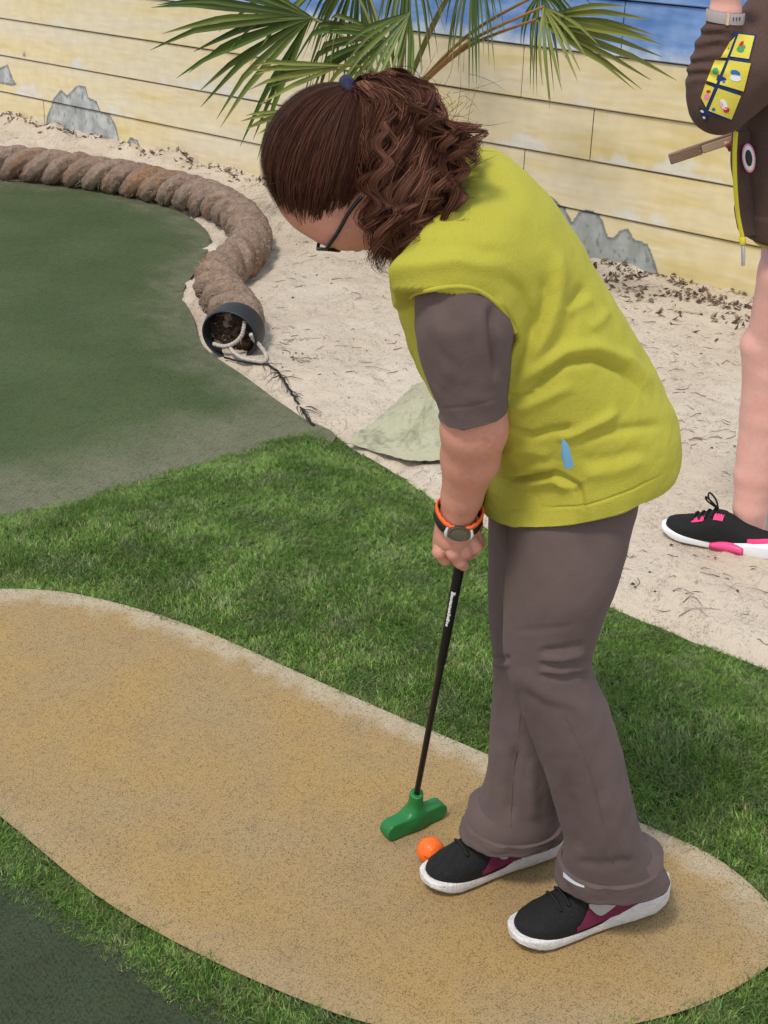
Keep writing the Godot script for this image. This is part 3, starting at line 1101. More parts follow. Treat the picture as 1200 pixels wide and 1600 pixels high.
# ---------------------------------------------------------------- fan palm in front of the fence
func wp(px: float, py: float, off: float) -> Vector3:         # seen at a pixel, off metres in front of the fence
	var n := Vector3(WALL_N.x, 0, WALL_N.y)
	var o := Vector3(WALL_O.x, 0, WALL_O.y) + n * off
	var c := Vector3(0, CAM_H, 0)
	var d := ray(px, py)
	return c + d * ((o - c).dot(n) / d.dot(n))
func make_palm() -> void:
	var crown := wp(622, 168, 0.42)
	var base := Vector3(crown.x + 0.02, 0, crown.z)
	base.y = sand_y(base.x, base.z) - 0.01
	var palm := thing("fan_palm", "low green fan palm with yellowing leaf tips in front of fence", "palm", base)
	# trunk wrapped in old leaf bases
	var rings := []
	for k in 30:
		var t := k / 29.0
		var c := (crown - base) * t * 1.05
		var r := lerpf(0.075, 0.055, t) * (1.0 + 0.10 * sin(k * 2.4))
		var ring := PackedVector3Array()
		for j in 20:
			var a := TAU2 * j / 20
			ring.append(c + Vector3(cos(a), 0, sin(a)) * r * (1.0 + 0.12 * nz.get_noise_2d(j * 0.9, k * 0.8)))
		rings.append(ring)
	part("trunk", skin_rings(rings), textured(mat(lin(0.13, 0.085, 0.05), 0.95), noise_tex([[16, 1.0], [64, 1.0]], [g1(0.5), g1(1.0)], 256, 61), bump_tex([[32, 1.0], [128, 0.7]], 8.0, 256, 62), 5.0, 1.0), palm)
	for k in 16:
		var a := k * 2.4
		var h := (k + 1) / 17.0
		var p := (crown - base) * h
		var d := Vector3(cos(a), 1.3, sin(a)).normalized()
		var pp := PackedVector3Array([p + Vector3(cos(a), 0, sin(a)) * 0.045, p + Vector3(cos(a), 0, sin(a)) * 0.06 + d * 0.05, p + Vector3(cos(a), 0, sin(a)) * 0.06 + d * 0.10])
		part("leaf_base", tube(pp, [0.02, 0.014, 0.008], 6), mat(lin(0.16, 0.11, 0.06), 0.95), palm)
	var green := Color(0.055, 0.098, 0.019)
	var dark := Color(0.034, 0.070, 0.017)
	var olive := Color(0.17, 0.19, 0.045)
	var straw := Color(0.34, 0.28, 0.10)
	var lm := mat(Color.WHITE, 0.42)
	lm.vertex_color_use_as_albedo = true
	lm.backlight = Color(0.22, 0.26, 0.08)
	var pm := mat(lin(0.17, 0.17, 0.05), 0.6)
	var pb := mat(lin(0.27, 0.15, 0.05), 0.6)
	# hub x,y,off | axis tip x,y,off | half spread, leaflets, sag, colour, petiole material, tilt of the blade out of the fence plane
	var fans := [
		[486, 26, 0.55, 258, 58, 0.62, 44, 19, 0.09, green, pm, 0.35],
		[606, 62, 0.62, 428, 42, 0.72, 40, 15, 0.34, green, pm, 0.5],
		[534, 102, 0.72, 384, 112, 0.78, 13, 8, 0.03, olive, pm, 0.3],
		[460, 172, 0.70, 374, 197, 0.74, 13, 5, 0.01, olive, pm, 0.2],
		[640, -70, 0.50, 640, 95, 0.56, 62, 22, 0.10, dark, pm, 0.5],
		[742, -70, 0.55, 738, 95, 0.60, 50, 18, 0.08, dark, pm, 0.5],
		[846, -12, 0.55, 860, 140, 0.60, 78, 20, 0.04, green, pb, 0.6],
		[838, 30, 0.62, 1048, 70, 0.60, 21, 10, 0.04, olive, pb, 0.4],
		[850, 10, 0.66, 905, 128, 0.72, 36, 7, 0.02, olive, pb, 0.4],
		[560, -50, 0.30, 505, 112, 0.32, 58, 20, 0.08, dark, pm, 0.3],
		[530, -60, 0.45, 345, -100, 0.50, 55, 18, 0.08, green, pm, 0.4],
		[640, -190, 0.45, 640, -420, 0.50, 62, 20, 0.06, green, pm, 0.4],
		[770, -110, 0.42, 960, -150, 0.45, 55, 18, 0.06, green, pm, 0.4],
		[640, 20, 0.80, 560, 120, 0.98, 44, 12, 0.06, green, pm, 0.6]]
	for f in fans:
		var hub := wp(f[0], f[1], f[2]) - base
		var tip := wp(f[3], f[4], f[5]) - base
		var from := crown - base
		var mid := (from + hub) * 0.5 + Vector3(0, 0.05, 0)
		var pth := curve([from, mid, hub], 16)
		var rad := []
		for k in 16: rad.append(lerpf(0.0075, 0.004, k / 15.0))
		var frond := part("frond", tube(pth, rad, 7), f[10], palm)
		var ax: Vector3 = tip - hub
		var ln := ax.length()
		ax = ax / ln
		var nrm := Vector3(WALL_N.x, 0, WALL_N.y).rotated(ax, f[11] * rng.randf_range(-1.0, 1.0))
		var sv := ax.cross(nrm).normalized()
		var cnt: int = f[7]
		for k in cnt:
			var u := (k + 0.5) / cnt * 2.0 - 1.0
			var a := deg_to_rad(f[6]) * u + rng.randfn() * 0.03
			var d := (ax * cos(a) + sv * sin(a) + nrm * rng.randfn() * 0.05).normalized()
			var l: float = ln * (1.0 - 0.22 * u * u) * rng.randf_range(0.86, 1.06)
			var fold := d.cross(nrm).normalized()
			var wd := 0.0105 * clampf(l / 0.45, 0.5, 1.15)
			var m := MB.new()
			var c: Color = f[9]
			c = c.lerp(olive, rng.randf() * 0.5) * rng.randf_range(0.75, 1.35)
			var brown: bool = rng.randf() < 0.3
			var sag: float = f[8] * rng.randf_range(0.6, 1.5)
			var kink: float = rng.randf_range(0.5, 0.8)
			for q in 11:
				var t := q / 10.0
				var p := hub + d * l * t - Vector3.UP * sag * (t * t * 0.5 + maxf(0.0, t - kink) * 1.3) + nrm * 0.02 * sin(t * 3.0) * u
				if q > 6 and f[8] > 0.2: p -= d * l * (t - 0.6) * 0.35
				var wq := wd * (0.35 + 1.3 * t if t < 0.5 else 1.0 - pow((t - 0.5) * 2.0, 1.6)) + 0.0006
				m.v.append(p - fold * wq + nrm * wq * 0.55)
				m.v.append(p)
				m.v.append(p + fold * wq + nrm * wq * 0.55)
				var cc := c
				if brown and t > 0.75: cc = c.lerp(straw, (t - 0.75) * 3.2)
				for e in 3:
					cc.a = 1.0
					m.c.append(cc * (1.25 if e == 1 else 1.0))
			for q in 10:
				m.quad(q * 3, q * 3 + 1, q * 3 + 4, q * 3 + 3)
				m.quad(q * 3 + 1, q * 3 + 2, q * 3 + 5, q * 3 + 4)
			part("leaflet", m, lm, frond)

# ---------------------------------------------------------------- putter and ball
var hand_top := Vector3.ZERO
var shaft_bottom := Vector3.ZERO
func make_golf() -> void:
	var a := G(606, 1310, 0.0)
	var b := G(686, 1274, 0.0)
	var mid := (a + b) * 0.5
	var putter := thing("putter", "black-shafted putter with a green two-way rubber head behind the orange ball", "putter", mid)
	var dl := (b - a).normalized()
	var half := a.distance_to(b) * 0.5 + 0.010
	var dn := dl.cross(Vector3.UP)
	shaft_bottom = W(651, 1240, mid.z) - mid
	hand_top = W(733, 806, -1.585) - mid
	var sh := (hand_top - shaft_bottom).normalized()
	var foot := Vector3(0, 0.022, 0) + Vector3(sh.x * 0.0, 0, 0)
	var sb := shaft_bottom
	var field := func(p: Vector3) -> float:
		var q := Vector3(p.dot(dl), p.y - 0.0160, p.dot(dn))
		# bar with full-round ends
		var e := maxf(absf(q.x) - (half - 0.017), 0.0)
		var dx := Vector2(e, q.y).length() - 0.0150
		var dz_ := absf(q.z) - 0.0125
		var o := Vector2(maxf(dx + 0.003, 0.0), maxf(dz_ + 0.003, 0.0))
		var bar := o.length() - 0.003 + minf(maxf(dx + 0.003, dz_ + 0.003), 0.0)
		var w := p - foot
		var ab := sb - foot
		var t := clampf(w.dot(ab) / ab.length_squared(), 0.0, 1.0)
		var neck := (w - ab * t).length() - lerpf(0.0135, 0.0108, t)
		neck = maxf(neck, (p - sb).dot(sh) - 0.002)
		var h := maxf(0.022 - absf(bar - neck), 0.0) / 0.022
		return minf(bar, neck) - h * h * 0.022 * 0.25
	var hm := nets(Vector3(-0.075, -0.004, -0.075), Vector3(0.075, 0.09, 0.075), 0.0018, field)
	var rub := textured(mat(lin(0.016, 0.165, 0.040), 0.36), null, bump_tex([[32, 1.0], [64, 1.0]], 1.5, 256, 71), 9.0, 0.35)
	part("head", hm, rub, putter)
	var grip0 := sb.lerp(hand_top, 0.52)
	part("shaft", tube(PackedVector3Array([sb - sh * 0.004, grip0]), [0.0046, 0.0050], 20), mat(lin(0.006, 0.006, 0.007), 0.35), putter)
	part("grip", tube(PackedVector3Array([grip0, grip0 + sh * 0.004, sb.lerp(hand_top, 0.75), hand_top]), [0.0050, 0.0060, 0.0068, 0.0076], 20), mat(lin(0.006, 0.006, 0.006), 0.6), putter)
	# the worn white wordmark down the grip
	var mark := MB.new()
	var toc := (Vector3(0, CAM_H, 0) - mid - sb.lerp(hand_top, 0.8))
	toc = (toc - sh * toc.dot(sh)).normalized()
	var sx := sh.cross(toc).normalized()
	var p0 := W(706.5, 918, mid.z + (-1.585 - mid.z) * 0.77) - mid
	var s0 := (p0 - sb).dot(sh)
	var p1 := W(697.5, 970, mid.z + (-1.585 - mid.z) * 0.64) - mid
	var s1 := (p1 - sb).dot(sh)
	var strokes := 13
	for k in strokes:
		var t := (k + 0.5) / strokes
		var s := lerpf(s0, s1, t)
		var rad := 0.0069 - 0.0008 * t
		var tall := 0.5 if k > 0 else 0.9
		if k in [8, 10]: tall = 0.72
		var ang0 := 0.62
		var ang1 := 0.62 - tall
		var hw := absf(s0 - s1) / strokes * (0.47 if k % 3 != 2 else 0.36)
		var c := sb + sh * s
		for q in 4:
			var aa := lerpf(ang0, ang1, q / 3.0) + (0.06 if k % 2 == 0 else 0.0)
			var rd := (toc * cos(aa) - sx * sin(aa)) * (rad + 0.0005)
			mark.v.append(c + rd - sh * hw)
			mark.v.append(c + rd + sh * hw)
		var bs := mark.v.size() - 8
		for q in 3: mark.quad(bs + q * 2, bs + q * 2 + 1, bs + q * 2 + 3, bs + q * 2 + 2)
	mark.smooth()
	if mark.n[0].dot(toc) < 0.0:
		mark.flip()
		mark.smooth()
	part("wordmark", mark, mat(lin(0.75, 0.76, 0.76), 0.6), putter)

	var R := 0.0213
	var bc := G(673, 1329, R)
	var ball := thing("golf_ball", "dimpled bright orange golf ball against the toe of the black shoe", "golf ball", Vector3(bc.x, 0, bc.z))
	var dim := []
	for k in 150:
		var y := 1.0 - 2.0 * (k + 0.5) / 150.0
		var ph := k * 2.399963
		dim.append(Vector3(cos(ph) * sqrt(1.0 - y * y), y, sin(ph) * sqrt(1.0 - y * y)))
	var bm := MB.new()
	var rings := []
	for i in range(1, 48):
		var th := PI * i / 48.0
		var ring := PackedVector3Array()
		for j in 80:
			var d := Vector3(cos(TAU2 * j / 80) * sin(th), cos(th), sin(TAU2 * j / 80) * sin(th))
			var best := -1.0
			for q in dim: best = maxf(best, q.dot(d))
			var ang := acos(clampf(best, -1.0, 1.0))
			ring.append(Vector3(0, R, 0) + d * (R - 0.00032 * (1.0 - smoothstep(0.05, 0.135, ang))))
		rings.append(ring)
	bm = skin_rings(rings)
	part("cover", bm, mat(lin(0.86, 0.145, 0.018), 0.38), ball)
	var mk := []
	for k in 9:
		var t := k / 8.0
		var px := lerpf(662, 673, t)
		var py := 1337.0 + 4.0 * sin(t * 2.6)
		var dd := ray(px, py).normalized()
		var oc := Vector3(0, CAM_H, 0) - bc
		var bq := oc.dot(dd)
		var tt := -bq - sqrt(maxf(bq * bq - oc.length_squared() + (R + 0.00005) * (R + 0.00005), 0.0))
		mk.append(Vector3(0, CAM_H, 0) + dd * tt - Vector3(bc.x, 0, bc.z))
	part("pen_mark", tube(PackedVector3Array(mk), 0.0005, 5), mat(lin(0.03, 0.012, 0.008), 0.7), ball)

# ================================================================ people
func proj(p: Vector3) -> Vector2:                             # where the photograph shows a point, to lay folds along the ones seen there
	var d := p - Vector3(0, CAM_H, 0)
	var depth := d.dot(Vector3(0, -SP, -CP))
	return Vector2(600.0 + FPX * d.x / depth, 800.0 - FPX * d.dot(Vector3(0, CP, -SP)) / depth)
func fold_sum(q: Vector2, folds: Array) -> float:
	# a fold: [points, width in pixels, height in metres]
	var s := 0.0
	for f in folds:
		var pts: Array = f[0]
		var w: float = f[1]
		var best := 1e9
		var pos := 0.0
		for k in pts.size() - 1:
			var a: Vector2 = pts[k]
			var ab: Vector2 = pts[k + 1] - a
			var t := clampf((q - a).dot(ab) / ab.length_squared(), 0.0, 1.0)
			var d := (q - a - ab * t).length_squared()
			if d < best:
				best = d
				pos = (k + t) / (pts.size() - 1)
		if best < w * w * 7.0:
			s += f[2] * exp(-best / (w * w)) * smoothstep(0.0, 0.22, pos) * smoothstep(1.0, 0.78, pos)
	return s
func vv(a: Array) -> Array:
	return a.map(func(p): return Vector2(p[0], p[1]))
# loft through key rings [left px, left py, right px, right py, z, half depth, roundness], finely divided
func body_loft(keys: Array, rows: int, cols: int, depth_dir: Vector3, off: Vector3) -> Array:
	var L := []
	var R := []
	var D := []
	var E := []
	var Q := []
	for k in keys:
		Q.append(k[7] if k.size() > 7 else 0.0)
		L.append(W(k[0], k[1], k[4]) - off)
		R.append(W(k[2], k[3], k[4]) - off)
		D.append(k[5])
		E.append(k[6] if k.size() > 6 else 0.92)
	var rings := []
	for r in rows:
		var s := float(r) / (rows - 1) * (keys.size() - 1)
		var l: Vector3 = along(L, s)
		var rr: Vector3 = along(R, s)
		var d: float = along(D, s)
		var e: float = along(E, s)
		var li: float = along(Q, s)
		rings.append(ring_points((l + rr) * 0.5, (rr - l) * 0.5, depth_dir * d + Vector3.UP * li, cols, e))
	return rings
func surface_line(m: MB, org: Vector3, px: Array, count: int) -> PackedVector3Array:   # a smooth line over a mesh, through the points seen at these pixels
	var fronts := []
	for k in m.v.size():
		if m.n[k].z > 0.0: fronts.append([proj(m.v[k] + org), m.v[k]])
	var r := []
	for k in count:
		var q: Vector2 = along(px, float(k) / (count - 1) * (px.size() - 1))
		var best := 1e9
		var bp := Vector3.ZERO
		for f in fronts:
			var d: float = f[0].distance_squared_to(q) - f[1].z * 60.0
			if d < best:
				best = d
				bp = f[1]
		r.append(bp)
	for t in 20:
		for k in range(1, count - 1): r[k] = r[k] * 0.5 + (r[k - 1] + r[k + 1]) * 0.25
	return PackedVector3Array(r)
func displace(m: MB, off: Vector3, f: Callable) -> void:
	m.smooth()
	var base := m.v.duplicate()
	for k in m.v.size():
		m.v[k] = base[k] + m.n[k] * f.call(base[k] + off, m.n[k])
	m.smooth()

func cloth(c: Color, tex: Texture2D, nrm: Texture2D, scale: float, ns: float, rough := 0.9) -> StandardMaterial3D:
	var m := textured(mat(c, rough), tex, nrm, scale, ns, true, true)
	m.metallic_specular = 0.25
	m.rim_enabled = true
	m.rim = 0.25
	m.rim_tint = 0.6
	return m

# ---------------------------------------------------------------- a trainer
func shoe_at(t: float, a: float, L: float, lift: float, out: float) -> Vector3:      # point of the upper: t heel to toe, a from near side over the top
	var w: float = along([0.015, 0.026, 0.030, 0.031, 0.031, 0.034, 0.0375, 0.039, 0.0395, 0.0385, 0.038], t * 10.0) * L / 0.24
	var top: float = along([0.050, 0.058, 0.060, 0.066, 0.076, 0.084, 0.082, 0.068, 0.058, 0.052, 0.050], t * 10.0)
	var base := 0.025
	var nose := sqrt(maxf(0.0, 1.0 - pow(maxf(0.0, (t - 0.78) / 0.22), 2.4)))
	w = w * 0.88 * (0.06 + 0.94 * nose)
	top = base + (top - base) * (0.12 + 0.88 * sqrt(nose))
	var cs := cos(a)
	var sn := sin(a)
	var e := 0.75
	var y := base + (top - base) * pow(sn, e) + out * sn
	var z := (w * 0.96) * signf(cs) * pow(absf(cs), 0.8) * (1.0 - 0.25 * pow(sn, 2.0)) + out * cs
	return Vector3((t - 0.5) * L * 0.935 + lift * 0.0, y, z)
func make_shoe(parent: Node3D, heel: Vector3, toe: Vector3, style: int, near: float) -> Node3D:
	var L := heel.distance_to(toe)
	var fx := (toe - heel).normalized()
	var up := Vector3.UP
	var sd_ := fx.cross(up) * -1.0
	if sd_.z < 0.0: sd_ = -sd_
	var o := (heel + toe) * 0.5
	var root := Node3D.new()
	root.name = "shoe"
	parent.add_child(root, true)
	root.transform = Transform3D(Basis(fx, up, sd_), o - parent.position)
	# sole
	var rings := []
	for k in 49:
		var t := k / 48.0
		var tt := 0.5 - 0.5 * cos(PI * t)
		var w := sole_w(tt)
		w = maxf(w * L / 0.24, 0.002)
		var bot := 0.0025 + 0.016 * smoothstep(0.78, 1.0, tt) ** 1.6 + 0.008 * smoothstep(0.14, 0.0, tt)
		var top: float = along([0.049, 0.045, 0.039, 0.032, 0.028, 0.028, 0.029, 0.030], tt * 7.0)
		if style == 2: bot += 0.001
		var ring := PackedVector3Array()
		for j in 28:
			var a := TAU2 * j / 28
			var cs := cos(a)
			var sn := sin(a)
			var y := lerpf(bot, top, 0.5 + 0.5 * signf(sn) * pow(absf(sn), 0.45))
			var z := w * signf(cs) * pow(absf(cs), 0.5)
			z *= 1.0 - 0.035 * absf(sin((y - bot) * 190.0))
			ring.append(Vector3((tt - 0.5) * L, y, z))
		rings.append(ring)
	var white := textured(mat(lin(0.68, 0.66, 0.64), 0.6), noise_tex([[16, 1.0], [64, 0.6]], [g1(0.90), g1(0.98), g1(1.0)], 128, 81), bump_tex([[64, 1.0]], 3.0, 128, 82), 9.0, 0.5)
	part("sole", skin_rings(rings), white if style == 1 else mat(lin(0.80, 0.80, 0.82), 0.5), root)
	# upper
	var ur := []
	for k in 61:
		var t := sin(PI * 0.5 * k / 60.0)
		var ring := PackedVector3Array()
		for j in 33: ring.append(shoe_at(t, PI * j / 32.0, L, 0.0, 0.0) + Vector3(0, 0.0006 * sin(t * 60.0 + j) * float(t > 0.5), 0))
		for j in range(31, 0, -1):
			var p := shoe_at(t, PI * j / 32.0, L, 0.0, 0.0)
			ring.append(Vector3(p.x, 0.022, p.z))
		ur.append(ring)
	var blk := textured(mat(lin(0.014, 0.014, 0.015), 0.75), noise_tex([[64, 1.0], [128, 1.0]], [g1(0.6), g1(1.0)], 256, 83), bump_tex([[128, 1.0]], 5.0, 256, 84), 12.0, 0.8)
	part("upper", skin_rings(ur), blk, root)
	if style == 1:
		var plum := textured(mat(lin(0.165, 0.016, 0.055), 0.8), null, bump_tex([[128, 1.0]], 5.0, 256, 85), 12.0, 0.6)
		for s in [0, 1]:
			var flipa := func(v: float) -> float: return v if s == 0 else PI - v
			root.add_child(shoe_patch("quarter_panel", L, func(t): return flipa.call(0.02), func(t): return flipa.call(lerpf(0.95, 0.12, smoothstep(0.50, 0.68, t))), 0.16, 0.68, 0.0014, plum), true)
			var tick_lo := func(t: float) -> float: return 0.16 + 0.9 * pow(clampf((0.50 - t) / 0.30, 0.0, 1.0), 1.6) + 0.35 * pow(clampf((t - 0.50) / 0.09, 0.0, 1.0), 2.0)
			var tick_hi := func(t: float) -> float: return maxf(tick_lo.call(t) + 0.02, 0.60 - 2.2 * maxf(0.0, 0.55 - t) + 5.0 * pow(maxf(0.0, 0.50 - t), 2.0) * 2.2)
			root.add_child(shoe_patch("tick_emblem", L, func(t): return flipa.call(tick_lo.call(t)), func(t): return flipa.call(tick_hi.call(t)), 0.26, 0.592, 0.0026, mat(lin(0.42, 0.40, 0.39), 0.45)), true)
	else:
		var pink := mat(lin(0.80, 0.05, 0.20), 0.6)
		for s in [0, 1]:
			var flipa := func(v: float) -> float: return v if s == 0 else PI - v
			for q in [[0.66, 0.76], [0.50, 0.58]]:
				root.add_child(shoe_patch("eyestay", L, func(t): return flipa.call(0.80), func(t): return flipa.call(1.22 - 0.14 * float(int(t * 130.0) % 3 == 0)), q[0], q[1], 0.0016, pink), true)
			root.add_child(shoe_patch("heel_panel", L, func(t): return flipa.call(0.25), func(t): return flipa.call(0.9 - 2.4 * maxf(0.0, t - 0.08)), 0.03, 0.27, 0.0016, pink), true)
		# pink cushion window in the sole
		var pr := []
		for k in 13:
			var t := 0.30 + 0.27 * k / 12.0
			var w := sole_w(t) * L / 0.24 + 0.0016
			var bl := 0.004 + 0.004 * absf(k - 6.0) / 6.0
			var tl := 0.030 - 0.010 * pow(absf(k - 5.0) / 7.0, 2.0)
			pr.append(PackedVector3Array([Vector3((t - 0.5) * L, bl, -w), Vector3((t - 0.5) * L, bl, w), Vector3((t - 0.5) * L, (bl + tl) * 0.5, w + 0.001), Vector3((t - 0.5) * L, tl, w - 0.001), Vector3((t - 0.5) * L, tl, -w + 0.001), Vector3((t - 0.5) * L, (bl + tl) * 0.5, -w - 0.001)]))
		part("cushion", skin_rings(pr), mat(lin(0.85, 0.08, 0.26), 0.35), root)
	# laces
	var lm := mat(lin(0.010, 0.010, 0.010), 0.85)
	for k in 4:
		var t := 0.60 + 0.052 * k
		var pp := PackedVector3Array()
		for j in 9: pp.append(shoe_at(t + 0.012 * (j % 2) * 0.0, lerpf(0.95, PI - 0.95, j / 8.0), L, 0.0, 0.0028))
		part("lace", tube(pp, 0.0026, 6), lm, root)
	for s in [-1.0, 1.0]:
		var kp := shoe_at(0.57, PI * 0.5, L, 0.0, 0.004)
		var pp := curve([kp, kp + Vector3(0.006, 0.010, 0.010 * s), kp + Vector3(0.016, 0.008, 0.020 * s), kp + Vector3(0.010, -0.002, 0.016 * s), kp], 20) if style == 1 else curve([kp, kp + Vector3(0.01, 0.016, 0.010 * s), kp + Vector3(0.026, 0.028, 0.012 * s), kp + Vector3(0.024, 0.016, 0.006 * s), kp], 20)
		part("lace_loop", tube(pp, 0.0021, 6), lm, root)
	return root
func sole_w(t: float) -> float:
	var xs := [0.0, 0.02, 0.06, 0.14, 0.28, 0.42, 0.55, 0.68, 0.80, 0.89, 0.95, 0.985, 1.0]
	var ws := [0.004, 0.018, 0.027, 0.0345, 0.0355, 0.033, 0.034, 0.0385, 0.041, 0.0385, 0.032, 0.022, 0.006]
	var k := 0
	while k < xs.size() - 2 and t > xs[k + 1]: k += 1
	return 0.87 * lerpf(ws[k], ws[k + 1], (t - xs[k]) / (xs[k + 1] - xs[k]))
func shoe_patch(called: String, L: float, lo: Callable, hi: Callable, t0: float, t1: float, out: float, m: Material) -> MeshInstance3D:
	var b := MB.new()
	var n := 24
	for i in n + 1:
		var t := lerpf(t0, t1, float(i) / n)
		var a0: float = lo.call(t)
		var a1: float = hi.call(t)
		for j in 9: b.v.append(shoe_at(t, lerpf(a0, a1, j / 8.0), L, 0.0, out))
	for i in n:
		for j in 8: b.quad(i * 9 + j, i * 9 + j + 1, (i + 1) * 9 + j + 1, (i + 1) * 9 + j)
	b.smooth()
	var mid := b.v[12 * 9 + 4]
	if b.n[12 * 9 + 4].dot(Vector3(0, mid.y - 0.03, mid.z)) < 0.0:
		b.flip()
		b.smooth()
	var o := MeshInstance3D.new()
	o.name = called
	o.mesh = b.mesh()
	o.material_override = m
	return o

# ---------------------------------------------------------------- hair made of ribbons
func ribbon(m: MB, pts: PackedVector3Array, w: float, side: Vector3, c: Color) -> void:
	var s := m.v.size()
	var n := pts.size()
	for k in n:
		var d := pts[mini(k + 1, n - 1)] - pts[maxi(k - 1, 0)]
		var sv := d.cross(side)
		sv = sv.normalized() * w * (1.0 if k < n - 3 else (n - 1 - k) / 3.0 + 0.1)
		m.v.append(pts[k] - sv)
		m.v.append(pts[k] + sv)
		m.c.append(c)
		m.c.append(c)
	for k in n - 1: m.quad(s + k * 2, s + k * 2 + 1, s + k * 2 + 3, s + k * 2 + 2)

# ================================================================ the child with the putter
func make_child() -> void:
	var ZC := -1.62
	var org := Vector3(0.24, 0.0, -1.62)
	var kid := thing("person", "bent-over child in lime tabard, brown T-shirt and brown trousers gripping the putter", "person", org)
	var near := Vector3(0.16, 0, 0.987)
	var weave := bump_tex([[64, 0.5], [128, 1.0]], 3.0, 256, 91)
	var slub := noise_tex([[32, 0.6], [128, 1.0]], [g1(0.94), g1(1.0), g1(0.98)], 256, 92)
	var brown := cloth(lin(0.120, 0.088, 0.083), slub, weave, 14.0, 0.45)
	var lime := cloth(lin(0.415, 0.392, 0.052), slub, weave, 12.0, 0.6)
	var skin := textured(mat(lin(0.52, 0.27, 0.20), 0.5), noise_tex([[8, 1.0], [32, 0.7], [128, 0.4]], [Color(0.93, 0.84, 0.81), Color(1, 0.98, 0.97), Color(1.0, 0.93, 0.90)], 256, 93), bump_tex([[128, 1.0]], 1.5, 256, 94), 7.0, 0.3)
	skin.subsurf_scatter_enabled = true
	skin.subsurf_scatter_strength = 0.12

	# --- trousers: two flared legs
	var legs := MB.new()
	var zn := -1.555
	var zf := -1.668
	var near_leg := [
		[830, 690, 985, 650, -1.595, 0.066], [812, 745, 992, 715, -1.585, 0.074], [798, 800, 990, 775, -1.570, 0.080], [795, 900, 962, 880, zn, 0.078], [790, 970, 938, 955, zn, 0.068], [789, 1025, 921, 1015, zn, 0.060], [799, 1068, 927, 1052, zn, 0.060], [822, 1125, 951, 1105, zn, 0.062], [846, 1190, 970, 1168, zn, 0.062], [868, 1250, 984, 1235, zn, 0.062], [882, 1300, 997, 1285, zn, 0.060], [882, 1336, 1014, 1326, zn, 0.056], [874, 1373, 1038, 1366, zn, 0.052]]
	var far_leg := [
		[815, 690, 970, 650, -1.645, 0.066], [788, 745, 970, 715, -1.655, 0.074], [767, 800, 960, 775, zf, 0.080], [766, 910, 930, 880, zf, 0.076], [768, 980, 905, 955, zf, 0.066], [772, 1030, 892, 1010, zf, 0.058], [773, 1062, 888, 1045, zf, 0.058], [771, 1110, 880, 1095, zf, 0.060], [768, 1160, 872, 1150, zf, 0.060], [765, 1205, 868, 1200, zf, 0.060], [755, 1245, 866, 1240, zf, 0.060], [738, 1276, 868, 1268, zf, 0.062], [724, 1302, 876, 1288, zf, 0.056]]
	var kf := [
		[vv([[838, 1018], [880, 1014], [918, 1006]]), 5.0, -0.004], [vv([[840, 1030], [880, 1030], [922, 1020]]), 4.0, 0.004],
		[vv([[838, 1036], [880, 1042], [924, 1034]]), 4.5, -0.0045], [vv([[836, 1046], [880, 1051], [926, 1043]]), 4.0, 0.0035],
		[vv([[842, 1052], [875, 1060], [922, 1052]]), 5.0, -0.004], [vv([[800, 985], [850, 984], [900, 978]]), 5.0, -0.0015],
		[vv([[790, 1050], [830, 1070], [880, 1100], [940, 1115]]), 16.0, 0.003], [vv([[808, 1075], [850, 1100], [905, 1115]]), 8.0, -0.002],
		[vv([[850, 1190], [876, 1260], [890, 1330], [892, 1370]]), 9.0, 0.004], [vv([[880, 1200], [900, 1280], [906, 1340]]), 9.0, -0.004],
		[vv([[872, 830], [862, 900], [850, 970], [842, 1010]]), 2.2, -0.0012],
		[vv([[940, 1230], [960, 1300], [990, 1350]]), 14.0, 0.003], [vv([[895, 1345], [940, 1352], [1000, 1342]]), 8.0, -0.003],
		[vv([[768, 1025], [785, 1030], [800, 1026]]), 4.0, -0.004], [vv([[769, 1035], [785, 1040], [800, 1036]]), 4.0, 0.003],
		[vv([[806, 1160], [798, 1220], [796, 1290]]), 8.0, -0.006], [vv([[775, 1150], [774, 1220], [760, 1280]]), 10.0, 0.003], [vv([[830, 1180], [832, 1240], [836, 1290]]), 9.0, 0.004]]
	for spec in [[near_leg, 0], [far_leg, 1]]:
		var rings := body_loft(spec[0], 170, 96, near, org)
		# turn the open end inwards
		var last: PackedVector3Array = rings[rings.size() - 1]
		var mid := Vector3.ZERO
		for p in last: mid += p / last.size()
		for q in [[0.97, 0.002], [0.94, 0.010], [0.90, 0.05]]:
			var r := PackedVector3Array()
			for p in last: r.append(mid + (p - mid) * q[0] + Vector3(0, q[1], 0))
			rings.append(r)
		var m := skin_rings(rings, true, true)
		displace(m, org, func(p: Vector3, n: Vector3) -> float:
			var q := proj(p)
			return (fold_sum(q, kf) * clampf(n.z * 2.0 + 0.4, 0.0, 1.0) + 0.0022 * nz.get_noise_3d(p.x * 14.0, p.y * 7.0, p.z * 14.0) + 0.0028 * (0.25 - absf(nz.get_noise_3d(p.x * 11.0 + 9.0, p.y * 5.0 + p.x * 6.0, p.z * 9.0))) * smoothstep(0.75, 0.3, p.y) + 0.0008 * nz.get_noise_3d(p.x * 50.0, p.y * 30.0, p.z * 50.0)) * smoothstep(0.07, 0.17, p.y))
		legs.append(m)
	var tr_mesh := part("trousers", legs, brown, kid)
	for sp in [[[912, 812], [886, 890], [860, 970], [842, 1030]], [[852, 1060], [880, 1110], [905, 1160], [926, 1220], [944, 1290], [956, 1350]], [[812, 1120], [806, 1180], [800, 1240], [798, 1290]]]:
		part("seam", tube(surface_line(legs, org, vv(sp), 50), 0.0009, 6), brown, tr_mesh)
